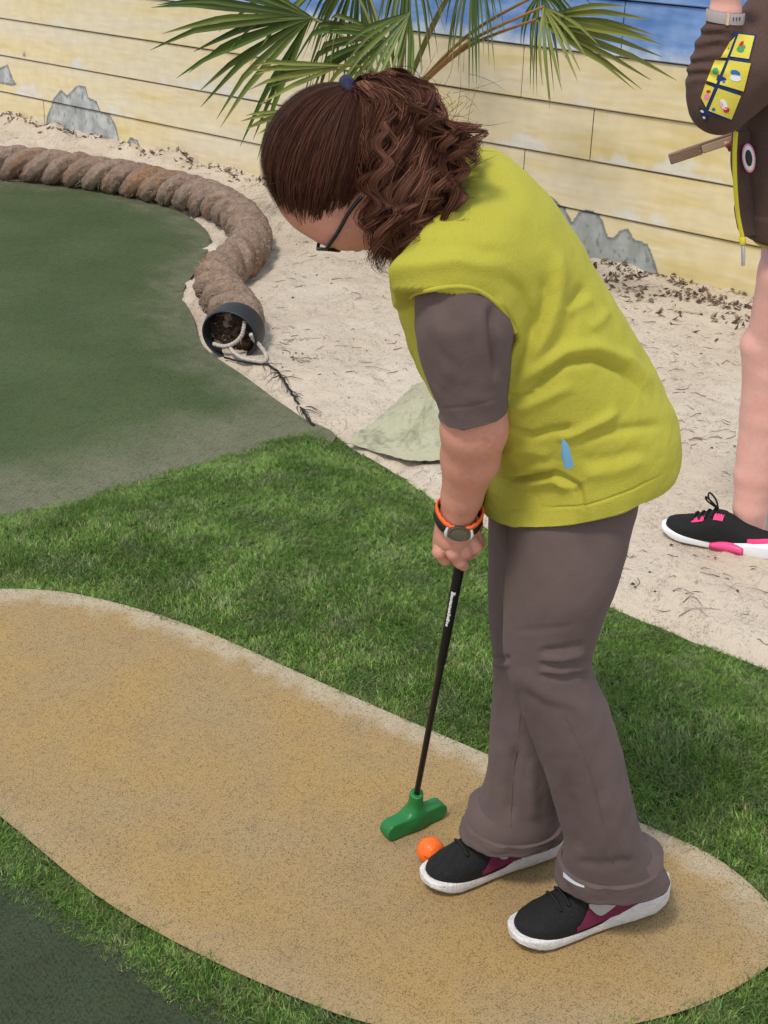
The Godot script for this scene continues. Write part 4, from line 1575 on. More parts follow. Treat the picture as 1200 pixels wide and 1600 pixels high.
	# turn-ups
	for spec in [near_leg, far_leg]:
		var k0: Array = spec[spec.size() - 2].duplicate()
		var k1: Array = spec[spec.size() - 1].duplicate()
		var ka := []
		for j in 6: ka.append(lerpf(k0[j], k1[j], 0.30))
		k1[1] += 1.0
		k1[3] += 1.0
		var rings := body_loft([ka, k1], 14, 96, near, org)
		var outr := []
		for r in rings.size():
			var mid := Vector3.ZERO
			for p in rings[r]: mid += p / 96.0
			var t := r / 13.0
			var puff := 0.0056
			var ring := PackedVector3Array()
			for j in 96:
				var p: Vector3 = rings[r][j]
				ring.append(p + (p - mid).normalized() * (puff + 0.0014 * nz.get_noise_2d(j * 0.16, r * 0.12)) + Vector3(0, 0.003 * nz.get_noise_2d(j * 0.1, 30.0) - 0.001, 0))
			outr.append(ring)
		var first := PackedVector3Array()
		var lastr := PackedVector3Array()
		for j in 96:
			first.append(rings[0][j])
			lastr.append(rings[13][j] + Vector3(0, 0.003, 0))
		outr.push_front(first)
		outr.append(lastr)
		part("turn_up", skin_rings(outr, false, false), brown, kid)
	# white reflective label tucked into the near turn-up
	var lab := MB.new()
	var lo := Vector3.ZERO
	for k in 9:
		var t := k / 8.0
		for e in 2:
			var px := lerpf(880.0, 913.0, t)
			var py := lerpf(1362.0, 1384.0, t) + 3.0 * sin(t * PI) + (0.0 if e == 0 else lerpf(8.0, 3.0, t))
			lab.v.append(W(px, py, lerpf(-1.518, -1.486, sin(t * PI * 0.5))) - org)
	for k in 8: lab.quad(k * 2, k * 2 + 2, k * 2 + 3, k * 2 + 1)
	part("label", lab, mat(lin(0.62, 0.66, 0.74), 0.5), kid)
	print("trousers done")

	# --- tabard
	var tk := [
		[652, 385, 716, 252, ZC, 0.050], [632, 405, 742, 234, ZC, 0.085], [621, 428, 790, 244, ZC, 0.118], [622, 472, 842, 290, ZC, 0.138], [632, 522, 888, 352, ZC, 0.143], [648, 572, 928, 416, ZC, 0.143], [672, 617, 966, 480, ZC, 0.143], [702, 652, 1001, 542, ZC, 0.142, 0.92, 0.004], [733, 682, 1029, 596, ZC, 0.141, 0.92, 0.008], [758, 706, 1044, 640, ZC, 0.141, 0.92, 0.013], [768, 736, 1048, 680, ZC, 0.141, 0.92, 0.018], [764, 770, 1045, 706, ZC, 0.141, 0.92, 0.024], [756, 802, 1036, 724, ZC, 0.141, 0.92, 0.030]]
	var cap_edge := vv([[560, 478], [625, 482], [641, 474], [660, 460], [690, 450], [722, 448], [752, 456], [778, 476], [795, 502], [806, 528], [796, 560], [780, 592]])
	var tf := [
		[vv([[792, 628], [840, 596], [882, 566], [928, 560], [976, 580], [1030, 640]]), 7.0, -0.009], [vv([[800, 606], [840, 575], [885, 546], [930, 542], [982, 562], [1036, 615]]), 10.0, 0.007],
		[vv([[862, 380], [874, 430], [868, 480], [848, 530], [815, 585]]), 13.0, 0.007], [vv([[840, 420], [850, 460], [840, 505], [812, 560], [790, 600]]), 11.0, -0.006], [vv([[905, 420], [905, 470], [885, 520], [850, 565]]), 14.0, -0.004],
		[vv([[788, 622], [812, 622], [840, 612]]), 5.0, -0.006], [vv([[788, 640], [825, 634], [870, 612], [905, 600]]), 9.0, 0.004],
		[vv([[790, 672], [830, 682], [872, 672], [900, 668]]), 6.0, -0.006], [vv([[860, 690], [905, 676], [945, 656], [972, 640]]), 8.0, 0.006], [vv([[890, 692], [945, 676], [1000, 668], [1040, 664]]), 8.0, -0.005],
		[vv([[785, 700], [830, 706], [866, 712]]), 9.0, 0.004], [vv([[900, 722], [950, 716], [1010, 700]]), 10.0, -0.003], [vv([[905, 742], [960, 735], [1020, 715]]), 10.0, 0.003],
		[vv([[778, 748], [820, 748], [866, 738], [904, 758], [914, 800]]), 4.0, -0.007], [vv([[785, 758], [825, 758], [866, 750], [898, 768]]), 6.0, 0.005], [vv([[770, 735], [800, 740], [840, 730], [880, 728]]), 8.0, 0.005],
		[vv([[878, 478], [900, 466], [922, 446]]), 8.0, -0.005], [vv([[884, 492], [908, 478], [930, 462]]), 8.0, 0.004], [vv([[920, 516], [938, 502], [954, 480]]), 8.0, 0.004],
		[vv([[660, 440], [700, 420], [745, 408], [790, 420]]), 8.0, 0.006], [vv([[665, 425], [705, 404], [750, 395], [800, 405]]), 8.0, -0.004], [vv([[770, 455], [790, 470], [806, 500], [818, 540]]), 7.0, 0.006], [vv([[775, 420], [806, 450], [826, 490], [828, 530]]), 9.0, -0.006],
		[vv([[700, 360], [760, 340], [830, 350]]), 20.0, 0.003], [vv([[790, 300], [850, 360], [890, 430]]), 16.0, 0.002],
		[vv([[756, 800], [810, 797], [912, 790], [990, 764], [1046, 735]]), 1.6, -0.0018], [vv([[760, 775], [775, 790], [800, 800]]), 8.0, -0.008], [vv([[914, 800], [908, 780], [898, 762]]), 2.5, -0.002], [vv([[640, 480], [650, 540], [668, 590], [690, 630]]), 8.0, -0.004]]
	var rows := 210
	var cols := 300
	var rings := body_loft(tk, rows, cols, near, org)
	var last: PackedVector3Array = rings[rows - 1]
	var mid := Vector3.ZERO
	for p in last: mid += p / last.size()
	for q in [[0.985, 0.0], [0.97, 0.004], [0.95, 0.03], [0.90, 0.08]]:
		var r := PackedVector3Array()
		for p in last: r.append(mid + (p - mid) * q[0] + Vector3(0, q[1], 0))
		rings.append(r)
	var tm := skin_rings(rings, true, true)
	displace(tm, org, func(p: Vector3, n: Vector3) -> float:
		var q := proj(p)
		var side := clampf(n.z * 2.2, 0.0, 1.0)
		var d := fold_sum(q, tf) * side
		# cap over the shoulder, ending at the armhole
		var dd := 1e9
		var above := true
		for k in cap_edge.size() - 1:
			var a: Vector2 = cap_edge[k]
			var ab: Vector2 = cap_edge[k + 1] - a
			var t := clampf((q - a).dot(ab) / ab.length_squared(), 0.0, 1.0)
			var e := (q - a - ab * t).length()
			if e < dd:
				dd = e
				above = ab.cross(q - a) < 0.0
		var sdist := dd if above else -dd
		var bulge := exp(-pow((q - Vector2(712, 418)).length() / 92.0, 2.0))
		d += 0.074 * bulge * smoothstep(-5.0, 5.0, sdist) * clampf(absf(n.z) * 1.6, 0.0, 1.0) * (1.0 if n.z > 0.0 else 0.8)
		d += 0.0018 * exp(-pow((sdist - 6.0) / 4.0, 2.0)) * side * bulge
		# sunk armhole under the cap
		if n.z > 0.0 and sdist < 0.0: d -= 0.02 * smoothstep(0.0, -8.0, sdist) * exp(-pow((q - Vector2(725, 520)).length() / 80.0, 4.0))
		d += 0.003 * (0.22 - absf(nz.get_noise_3d(p.x * 7.0 + 3.0, p.y * 10.0 - p.x * 8.0, p.z * 6.0))) * smoothstep(300.0, 420.0, q.y)
		d += 0.0045 * nz.get_noise_3d(p.x * 6.0, p.y * 6.0, p.z * 6.0) + 0.0012 * nz.get_noise_3d(p.x * 22.0, p.y * 22.0, p.z * 22.0)
		return d)
	# ribbed binding along the armhole
	var bind := []
	var bpath := []
	for p in [[642, 473], [650, 466], [668, 455], [690, 449], [722, 447], [752, 455], [776, 474], [793, 500], [802, 524]]: bpath.append(Vector2(p[0], p[1]))
	var fronts := []
	for k in tm.v.size():
		if tm.n[k].z > -0.2: fronts.append([proj(tm.v[k] + org), tm.v[k]])
	for k in 60:
		var q: Vector2 = along(bpath, k / 59.0 * (bpath.size() - 1))
		var best := -1e9
		var bp := Vector3.ZERO
		for f in fronts:
			var d: float = f[0].distance_to(q)
			if d < 9.0:
				var sc: float = f[1].z * 1000.0 - d * 1.2
				if sc > best:
					best = sc
					bp = f[1]
		if best > -1e8: bind.append(bp)
	for pass_ in 14:
		for k in range(1, bind.size() - 1): bind[k] = bind[k] * 0.5 + (bind[k - 1] + bind[k + 1]) * 0.25
	var bpc := curve(bind, 120)
	part("armhole_binding", tube(bpc, 0.0027, 10), lime, kid)
	var tab := part("tabard", tm, lime, kid)
	tab.set_meta("label", "sleeveless lime yellow tabard over the brown T-shirt")
	print("tabard done")
	# blue loop label in the side seam
	var tg := MB.new()
	var tq := [[878, 684], [888, 694], [897, 728], [884, 735], [877, 712]]
	for e in 2:
		for c in tq: tg.v.append(W(c[0], c[1], -1.438 + 0.004 * e + (0.004 if c[1] > 700 else 0.0)) - org)
	for k in 3:
		tg.tri(5, 5 + k + 1, 5 + k + 2)
		tg.tri(0, k + 2, k + 1)
	for k in 5: tg.quad(k, (k + 1) % 5, 5 + (k + 1) % 5, 5 + k)
	part("blue_tag", tg, mat(lin(0.13, 0.30, 0.46), 0.6), kid)

	# --- sleeves of the brown T-shirt
	var sl := [[656, 430, 778, 430, -1.485, 0.052], [650, 470, 790, 465, -1.482, 0.056], [648, 505, 800, 500, -1.482, 0.058], [655, 545, 800, 535, -1.485, 0.056], [666, 590, 797, 578, -1.488, 0.052], [680, 632, 793, 615, -1.490, 0.048], [686, 654, 792, 634, -1.490, 0.046]]
	var sr := []
	for k in sl: sr.append([k[0] + 14, k[1], k[2] - 14, k[3], -1.62 - (k[4] + 1.62) - 0.01, k[5]])
	var sf := [[vv([[768, 470], [770, 530], [778, 600]]), 7.0, -0.007], [vv([[752, 470], [756, 540], [768, 610]]), 8.0, 0.003], [vv([[690, 470], [695, 540], [705, 610]]), 14.0, 0.003], [vv([[684, 640], [740, 634], [792, 618]]), 2.0, -0.001], [vv([[660, 500], [700, 520], [750, 515]]), 14.0, 0.002]]
	for spec in [sl, sr]:
		var rg := body_loft(spec, 90, 72, Vector3(0.05, 0, 1), org)
		var lst: PackedVector3Array = rg[rg.size() - 1]
		var md := Vector3.ZERO
		for p in lst: md += p / lst.size()
		for q in [[0.96, 0.0], [0.93, 0.004], [0.90, 0.04]]:
			var r := PackedVector3Array()
			for p in lst: r.append(md + (p - md) * q[0] + Vector3(0, q[1], 0))
			rg.append(r)
		var m := skin_rings(rg, true, true)
		displace(m, org, func(p: Vector3, n: Vector3) -> float: return fold_sum(proj(p), sf) * clampf(n.z * 2.0, 0.0, 1.0) + 0.0025 * nz.get_noise_3d(p.x * 12.0, p.y * 9.0, p.z * 12.0) + 0.006 * (0.2 - absf(nz.get_noise_3d(p.x * 9.0 + 4.0, p.y * 8.0 + p.x * 7.0, p.z * 9.0))))
		part("sleeve", m, brown, kid)
	pass

	# --- head frame
	var HC := W(523, 264, -1.615)
	var F := Vector3(-0.10, -0.97, -0.20).normalized()
	var U := Vector3(-0.985, 0.08, 0.03)
	U = (U - F * U.dot(F)).normalized()
	var S := F.cross(U).normalized()
	if S.z < 0.0: S = -S                                  # towards the camera side of the head
	var H := func(f: float, u: float, s: float) -> Vector3: return HC + F * f + U * u + S * s

	# --- body: arms, hands, neck and head, and what the clothes cover
	var hz := -1.545
	var arm := Bones.new()
	arm.k = 0.008
	arm.chain([W(735, 520, -1.488), W(741, 630, -1.490), W(741, 668, -1.495), W(735, 715, -1.515), W(722, 775, -1.535), W(714, 812, hz)], [0.035, 0.0365, 0.0385, 0.0345, 0.0245, 0.0215])
	arm.chain([W(714, 812, hz), W(709, 838, hz - 0.002)], [0.0215, 0.0225])
	arm.add(W(700, 820, hz), W(690, 848, hz - 0.006), 0.015, 0.0115)
	arm.add(W(726, 818, hz - 0.004), W(735, 848, hz - 0.008), 0.014, 0.0110)
	var sk := func(p: Vector3) -> float: return arm.at(p)
	var body := nets(arm.lo(0.006), arm.hi(0.006), 0.0034, sk)
	var fing := Bones.new()
	fing.k = 0.0035
	# [knuckle, middle, tip] in pixels with depth
	for c in [
		[[690, 846, -0.002], [687, 862, 0.004], [696, 873, -0.004], [706, 872, -0.016], 0.0092, 0.0088, 0.0082, 0.0072],
		[[704, 846, 0.004], [709, 864, 0.012], [719, 878, 0.008], [725, 884, 0.004], 0.0098, 0.0090, 0.0080, 0.0068],
		[[722, 848, 0.004], [727, 862, 0.008], [734, 864, -0.008], [730, 856, -0.022], 0.0095, 0.0088, 0.0080, 0.0070],
		[[736, 844, 0.000], [743, 855, 0.002], [745, 853, -0.014], [738, 848, -0.026], 0.0090, 0.0082, 0.0075, 0.0068],
		[[730, 822, -0.010], [742, 838, -0.014], [747, 848, -0.018], [744, 856, -0.026], 0.0100, 0.0088, 0.0080, 0.0068]]:
		var pp := []
		for j in 4: pp.append(W(c[j][0], c[j][1], hz + c[j][2]))
		fing.chain(pp, [c[4], c[5], c[6], c[7]])
	fing.chain([W(709, 838, hz - 0.004), W(716, 848, hz - 0.006)], [0.019, 0.014])
	var fm := nets(fing.lo(0.004), fing.hi(0.004), 0.0017, func(p: Vector3) -> float: return fing.at(p))
	body.append(fm)
	# the other arm behind it, its hand closed round the grip
	var arm2 := Bones.new()
	arm2.k = 0.012
	var h2 := -1.60
	arm2.chain([W(738, 520, -1.757), W(742, 632, -1.757), W(742, 668, -1.745), W(736, 715, -1.70), W(728, 770, -1.64), W(724, 800, h2)], [0.042, 0.038, 0.036, 0.031, 0.022, 0.019])
	arm2.chain([W(724, 800, h2), W(722, 826, h2 + 0.004)], [0.019, 0.018])
	for j in 4: arm2.chain([W(712, 812 + j * 9, h2 + 0.004), W(707, 812 + j * 9, h2 + 0.018), W(716, 814 + j * 9, h2 + 0.026), W(728, 815 + j * 9, h2 + 0.020)], [0.0095, 0.0088, 0.008, 0.007])
	arm2.chain([W(734, 806, h2), W(740, 820, h2 + 0.014), W(734, 834, h2 + 0.022)], [0.0105, 0.009, 0.0075])
	body.append(nets(arm2.lo(0.006), arm2.hi(0.006), 0.0045, func(p: Vector3) -> float: return arm2.at(p)))
	# head
	var hb := Bones.new()
	hb.k = 0.022
	hb.add(H.call(0.030, -0.055, 0.030), H.call(0.052, -0.090, 0.010), 0.034, 0.024)
	hb.add(H.call(0.030, -0.055, -0.030), H.call(0.052, -0.090, -0.010), 0.034, 0.024)
	hb.add(H.call(0.046, -0.020, 0.034), H.call(0.046, -0.050, 0.030), 0.030, 0.030)
	hb.add(H.call(0.046, -0.020, -0.034), H.call(0.046, -0.050, -0.030), 0.030, 0.030)
	hb.add(H.call(-0.030, -0.055, 0.0), W(680, 335, -1.62), 0.045, 0.050)
	var nose := Bones.new()
	nose.k = 0.008
	nose.add(H.call(0.082, -0.010, 0.0), H.call(0.094, -0.034, 0.0), 0.006, 0.0085)
	nose.add(H.call(0.080, -0.035, 0.008), H.call(0.080, -0.035, -0.008), 0.0065, 0.0065)
	nose.add(H.call(0.076, -0.060, 0.014), H.call(0.076, -0.060, -0.014), 0.006, 0.006)
	nose.add(H.call(0.074, -0.068, 0.010), H.call(0.074, -0.068, -0.010), 0.006, 0.006)
	nose.add(H.call(-0.030, -0.052, 0.062), H.call(-0.026, -0.074, 0.056), 0.010, 0.007)
	nose.add(H.call(-0.030, -0.052, -0.062), H.call(-0.026, -0.074, -0.056), 0.010, 0.007)
	var hf := func(p: Vector3) -> float:
		var w := p - HC
		var q := Vector3(w.dot(F) / 0.086, (w.dot(U)) / 0.076, w.dot(S) / 0.070)
		var e := (q.length() - 1.0) * 0.072
		var b := hb.at(p)
		var h := maxf(0.03 - absf(e - b), 0.0) / 0.03
		var r := minf(e, b) - h * h * 0.03 * 0.25
		var nn := nose.at(p)
		h = maxf(0.008 - absf(r - nn), 0.0) / 0.008
		r = minf(r, nn) - h * h * 0.008 * 0.25
		for sgn in [-1.0, 1.0]:      # eye sockets
			var ed: float = (w - F * 0.088 + U * 0.008 - S * 0.031 * sgn).length() - 0.015
			r = maxf(r, -ed)
		return r
	body.append(nets(HC - Vector3(0.13, 0.14, 0.12), HC + Vector3(0.19, 0.13, 0.12), 0.004, hf))
	# hidden trunk and legs
	var core := Bones.new()
	core.k = 0.05
	core.chain([W(720, 380, ZC), W(800, 480, ZC), W(880, 620, ZC), W(915, 720, ZC)], [0.060, 0.075, 0.080, 0.075])
	core.chain([W(900, 760, -1.575), W(856, 1020, zn), W(940, 1310, zn), W(950, 1345, zn)], [0.055, 0.034, 0.026, 0.024])
	core.chain([W(870, 760, -1.66), W(834, 1030, zf), W(815, 1200, zf), W(806, 1268, zf)], [0.055, 0.034, 0.026, 0.024])
	body.append(nets(core.lo(0.02), core.hi(0.02), 0.014, func(p: Vector3) -> float: return core.at(p)))
	for k in body.v.size(): body.v[k] -= org
	body.c = PackedColorArray()
	part("body", body, skin, kid)
	print("body done")
	# eyes and lips
	for sgn in [-1.0, 1.0]:
		var er := []
		var ec: Vector3 = H.call(0.072, -0.008, 0.031 * sgn) - org
		for i in range(1, 12):
			var th := PI * i / 12.0
			er.append(ring_points(ec + F * 0.0115 * cos(th), U * 0.0115 * sin(th), S * 0.0115 * sin(th), 16))
		var eye := part("eye", skin_rings(er), mat(lin(0.75, 0.72, 0.70), 0.2), kid)
		part("iris", tube(PackedVector3Array([ec + F * 0.0085, ec + F * 0.0117]), [0.0062, 0.0045], 14), mat(lin(0.05, 0.028, 0.015), 0.2), eye)
	var lip := curve([H.call(0.078, -0.064, -0.017) - org, H.call(0.0825, -0.062, -0.008) - org, H.call(0.083, -0.063, 0.0) - org, H.call(0.0825, -0.062, 0.008) - org, H.call(0.078, -0.064, 0.017) - org], 20)
	part("mouth", tube(lip, 0.0026, 6), mat(lin(0.42, 0.14, 0.12), 0.5), kid)

	# --- hair
	var hairm := mat(Color.WHITE, 0.58)
	hairm.vertex_color_use_as_albedo = true
	hairm.metallic_specular = 0.18
	var tie := W(553, 152, -1.612)
	var hair := MB.new()
	# under-layer hugging the skull
	var cap_r := []
	var line := func(u: float) -> float: return clampf(along([-0.060, -0.030, -0.002, 0.018, 0.028, 0.032, 0.034], clampf((u + 0.075) / 0.15, 0.0, 1.0) * 6.0), -0.05, 0.08)
	for i in range(1, 40):
		var th := PI * i / 40.0
		var ring := PackedVector3Array()
		for j in 60:
			var a := TAU2 * j / 60
			var d := Vector3(-cos(th), sin(th) * cos(a), sin(th) * sin(a))     # f, u, s
			var f := d.x * 0.092
			var u := d.y * 0.082
			var grow := 1.0
			if f > line.call(u) - 0.013 + 0.007 * nz.get_noise_2d(j * 1.7, i * 1.7): grow = 0.86
			else: grow = lerpf(0.945, 1.0, smoothstep(0.008, 0.045, line.call(u) - f))
			ring.append(H.call(f * grow, u * grow, d.z * 0.076 * grow) - org)
		cap_r.append(ring)
	var capm := skin_rings(cap_r)
	for k in capm.v.size(): capm.c.append(Color(0.028, 0.013, 0.009))
	hair.append(capm)
	var on_skull := func(d: Vector3, lift: float) -> Vector3: return H.call(d.x * (0.092 + lift), d.y * (0.082 + lift), d.z * (0.076 + lift))
	var tw := tie - HC
	var td := Vector3(tw.dot(F) / 0.092, tw.dot(U) / 0.082, tw.dot(S) / 0.076).normalized()
	for k in 6500:
		# roots along the hairline and over the scalp in front of the tie
		var a := rng.randf() * TAU2
		var u := cos(a)
		var s := sin(a)
		var root := Vector3(0, u, s)
		var fl: float = (line.call(u * 0.08) - 0.005 + rng.randfn() * 0.010) / 0.092
		if u < -0.2: fl = lerpf(fl, -0.35, (-0.2 - u) / 0.8)
		root = Vector3(fl, u * sqrt(maxf(0.0, 1.0 - fl * fl)), s * sqrt(maxf(0.0, 1.0 - fl * fl))).normalized()
		var t0 := 0.0 if rng.randf() < 0.45 else rng.randf() * 0.7
		var pts := PackedVector3Array()
		var lift := rng.randf_range(0.001, 0.0045)
		var wob := rng.randfn() * 0.05
		for q in 14:
			var t := lerpf(t0, 1.0, q / 13.0)
			var d := root.slerp(td, t)
			d = (d + root.cross(td) * wob * sin(t * PI)).normalized()
			var p: Vector3 = on_skull.call(d, lift * smoothstep(0.0, 0.2, t) - 0.0048 * (1.0 - smoothstep(0.0, 0.30, t)) + 0.004 * sin(t * PI) * absf(wob) * 8.0)
			if t > 0.9: p = p.lerp(tie, (t - 0.9) * 6.0)
			pts.append(p - org)
		var tone := rng.randf()
		ribbon(hair, pts, rng.randf_range(0.00016, 0.00036), (pts[6] - (HC - org)).normalized(), Color(0.034, 0.0140, 0.009).lerp(Color(0.100, 0.042, 0.027), tone * tone))
	# stray hairs over the forehead
	for k in 46:
		var a := rng.randf_range(-0.2, 1.4)
		var d := Vector3(sin(a) * 0.6, cos(a * 0.7), rng.randf_range(0.0, 0.9)).normalized()
		var p0: Vector3 = on_skull.call(d, 0.002)
		var dir := (F * rng.randf_range(0.2, 1.0) + U * rng.randfn() * 0.6 + S * rng.randfn() * 0.5).normalized()
		var l := rng.randf_range(0.012, 0.035)
		var pts := PackedVector3Array()
		for q in 6:
			var t := q / 5.0
			pts.append(p0 + dir * l * t + (p0 - HC).normalized() * 0.012 * sin(t * 2.6) - org)
		ribbon(hair, pts, 0.00014, (p0 - HC).normalized(), Color(0.06, 0.032, 0.024))
	part("scalp_hair", hair, hairm, kid)

	# ponytail: wavy locks from the tie, falling over the near side of the neck
	var tail := MB.new()
	var ends := [[600, 420], [612, 428], [626, 414], [650, 398], [668, 392], [690, 384], [712, 368], [724, 352], [730, 310], [736, 272], [738, 258], [732, 246], [640, 384], [598, 372], [590, 345], [680, 360], [700, 345], [660, 350], [620, 360], [715, 300], [640, 330], [690, 310]]
	for k in 130:
		var e: Array = ends[k % ends.size()]
		var near_side := 1.0 if rng.randf() < 0.74 else -1.0
		var ex: float = minf(e[0] + rng.randfn() * 7.0, 720.0)
		var ey: float = e[1] + rng.randfn() * 8.0
		var dz_ := near_side * rng.randf_range(0.3, 1.0)
		var spread: float = clampf((ex - 590.0) / 150.0, 0.0, 1.0)
		var high := 1.0 if ey < 270.0 else 0.0
		var ctl := [tie + Vector3(rng.randfn(), rng.randfn(), rng.randfn()) * 0.005,
			W(lerpf(566, 606, spread) + rng.randfn() * 5.0, lerpf(142, 124, spread) + rng.randfn() * 7.0, -1.612 + 0.035 * dz_),
			W(lerpf(590, 668, spread) + rng.randfn() * 7.0, lerpf(186, 148, spread) + rng.randfn() * 9.0, -1.612 + 0.075 * dz_),
			W(lerpf(598, 696, spread) + rng.randfn() * 7.0, lerpf(250, lerpf(225, 188, high), spread) + rng.randfn() * 9.0, -1.61 + 0.105 * dz_),
			W(lerpf(lerpf(605, ex, 0.8), ex + 3.0, high) + rng.randfn() * 5.0, lerpf(lerpf(minf(310.0, ey - 20.0), ey, 0.35), ey - 38.0, high), -1.60 + 0.115 * dz_),
			W(ex, ey, -1.595 + 0.118 * dz_)]
		var cr := rng.randf_range(0.007, 0.0125)
		var wl := rng.randf_range(1.3, 2.1)
		var ph := rng.randf() * TAU2
		var tone := rng.randf()
		var lock := Color(0.055, 0.022, 0.014).lerp(Color(0.215, 0.098, 0.064), tone * tone)
		var gn := 34
		var gp := curve(ctl, gn)
		for h in 66:
			var oa := rng.randf() * TAU2
			var orad := sqrt(rng.randf())
			var own := rng.randfn() * 0.28
			var pts := PackedVector3Array()
			var cut := rng.randi_range(gn - 8, gn)
			var wild := 1.0 if rng.randf() < 0.9 else rng.randf_range(1.3, 2.2)
			for q in cut:
				var t := float(q) / (gn - 1)
				var g := smoothstep(0.08, 0.5, t)
				var a := ph + own * t + (0.6 * t + 0.6 * t * t) * TAU2 * wl
				var off := Vector3(cos(a), 0.35 * sin(a), sin(a)) * cr * g * (0.8 + 0.9 * t * t)
				var lr := (0.0030 + 0.0042 * sin(clampf(t * 1.15, 0.0, 1.0) * PI * 0.8)) * wild
				var aa := oa + t * 1.6
				pts.append(gp[q] + off + Vector3(cos(aa), 0.3 * sin(aa * 1.3), sin(aa)) * orad * lr - org)
			ribbon(tail, pts, rng.randf_range(0.00018, 0.00042), Vector3(rng.randfn() * 0.5, rng.randfn() * 0.5, 1.0).normalized(), lock * rng.randf_range(0.55, 1.5))
	# loose ringlets lying on top
	var ringlets := [[600, 190, 592, 330], [618, 175, 606, 300], [640, 200, 612, 425], [650, 180, 640, 330], [662, 210, 628, 405], [672, 230, 655, 398], [690, 200, 668, 350], [700, 220, 690, 385], [704, 215, 706, 372], [706, 205, 718, 300], [700, 190, 722, 262], [682, 170, 708, 245], [680, 260, 696, 360], [625, 260, 598, 392], [600, 250, 584, 345], [646, 290, 662, 392], [700, 270, 714, 345], [656, 160, 690, 220], [635, 150, 668, 215], [610, 230, 620, 340], [684, 290, 682, 392], [630, 310, 604, 418]]
	for r in ringlets:
		var lift := rng.randf_range(0.085, 0.118)
		var c0 := W(r[0], r[1], -1.605 + lift * 0.85)
		var c1 := W(lerpf(r[0], r[2], 0.4) + rng.randfn() * 8.0, lerpf(r[1], r[3], 0.45), -1.60 + lift + 0.008)
		var c2 := W(r[2], r[3], -1.595 + lift)
		var gp := curve([c0, c1, c2], 36)
		var turns := rng.randf_range(1.4, 2.6)
		var cr := rng.randf_range(0.006, 0.0105)
		var ph := rng.randf() * TAU2
		var tone := rng.randf()
		var lock := Color(0.070, 0.029, 0.018).lerp(Color(0.215, 0.100, 0.066), tone)
		for h in 64:
			var oa := rng.randf() * TAU2
			var orad := sqrt(rng.randf()) * 0.0048 * (1.0 if rng.randf() < 0.9 else 1.8)
			var pts := PackedVector3Array()
			var cut := rng.randi_range(29, 36)
			for q in cut:
				var t := q / 35.0
				var a := ph + t * TAU2 * turns
				var amp := cr * smoothstep(0.0, 0.25, t) * (0.75 + 0.6 * t)
				pts.append(gp[q] + Vector3(cos(a), 0.3 * sin(a), sin(a) * 0.8) * amp + Vector3(cos(oa + t), 0.4 * sin(oa), sin(oa + t)) * orad * (0.5 + sin(t * PI) * 0.7) - org)
			ribbon(tail, pts, rng.randf_range(0.00018, 0.0004), Vector3(rng.randfn() * 0.4, rng.randfn() * 0.4, 1.0).normalized(), lock * rng.randf_range(0.5, 1.45))
	for k in 130:
		# fly-aways
		var b := W(rng.randf_range(560, 735), rng.randf_range(112, 320), -1.60 + rng.randf_range(-0.02, 0.08))
		var dir := Vector3(rng.randf_range(-0.3, 1.0), rng.randf_range(-0.2, 1.0), rng.randfn() * 0.5).normalized()
		var l := rng.randf_range(0.02, 0.05)
		var curl := Vector3(rng.randfn(), rng.randfn() - 0.5, rng.randfn()) * 0.02
		var pts := PackedVector3Array()
		for q in 8:
			var t := q / 7.0
			pts.append(b + dir * l * t + curl * t * t - org)
		ribbon(tail, pts, 0.00022, Vector3(0, 0.3, 1), Color(0.10, 0.055, 0.042))
	part("ponytail", tail, hairm, kid)
	# navy hair tie
	var tr := []
	var tax := (W(570, 142, -1.612) - W(545, 156, -1.612)).normalized()
	var tb := tax.cross(Vector3(0, 0, 1)).normalized()
	for k in 26:
		var a := TAU2 * k / 26.0
		var rd := tb * cos(a) + tax.cross(tb) * sin(a)
		tr.append(ring_points(tie - org + rd * (0.0185 + 0.001 * sin(a * 9.0)), rd * 0.0075, tax * 0.0085 * (1.0 + 0.15 * sin(a * 13.0)), 12))
	tr.append(tr[0])
	part("hair_tie", skin_rings(tr, false, false), mat(lin(0.008, 0.011, 0.040), 0.7), kid)
	print("hair done")

	# --- glasses
	var gl := Node3D.new()
	gl.name = "glasses"
	kid.add_child(gl, true)
	var gm := mat(lin(0.008, 0.008, 0.009), 0.3)
	for sgn in [-1.0, 1.0]:
		var pp := PackedVector3Array()
		for k in 25:
			var a := TAU2 * k / 24.0
			pp.append(H.call(0.086 - 0.012 * absf(cos(a)), 0.000 + 0.0125 * sin(a), sgn * (0.033 + 0.0215 * cos(a))) - org)
		part("rim", tube(pp, 0.0021, 7, false), gm, gl)
		var lens := MB.new()
		lens.vert(H.call(0.0845, 0.0, sgn * 0.033) - org)
		for k in 24:
			var a := TAU2 * k / 24.0
			lens.vert(H.call(0.085 - 0.012 * absf(cos(a)), 0.000 + 0.012 * sin(a), sgn * (0.033 + 0.021 * cos(a))) - org)
		for k in 24: lens.tri(0, 1 + k, 1 + (k + 1) % 24)
		var glass := mat(Color(0.9, 0.95, 1.0, 0.12), 0.05)
		glass.transparency = BaseMaterial3D.TRANSPARENCY_ALPHA
		part("lens", lens, glass, gl)
		var arm_p := curve([H.call(0.074, 0.004, sgn * 0.0545) - org, H.call(0.066, 0.002, sgn * 0.0640) - org, H.call(0.042, -0.008, sgn * 0.0725) - org, H.call(0.015, -0.018, sgn * 0.0770) - org, H.call(-0.005, -0.030, sgn * 0.077) - org], 24)
		part("temple", tube(arm_p, 0.0023, 7), gm, gl)
	part("bridge", tube(curve([H.call(0.084, 0.004, -0.0115) - org, H.call(0.093, 0.006, 0.0) - org, H.call(0.084, 0.004, 0.0115) - org], 10), 0.0018, 7), gm, gl)

	# --- watch
	var wt := Node3D.new()
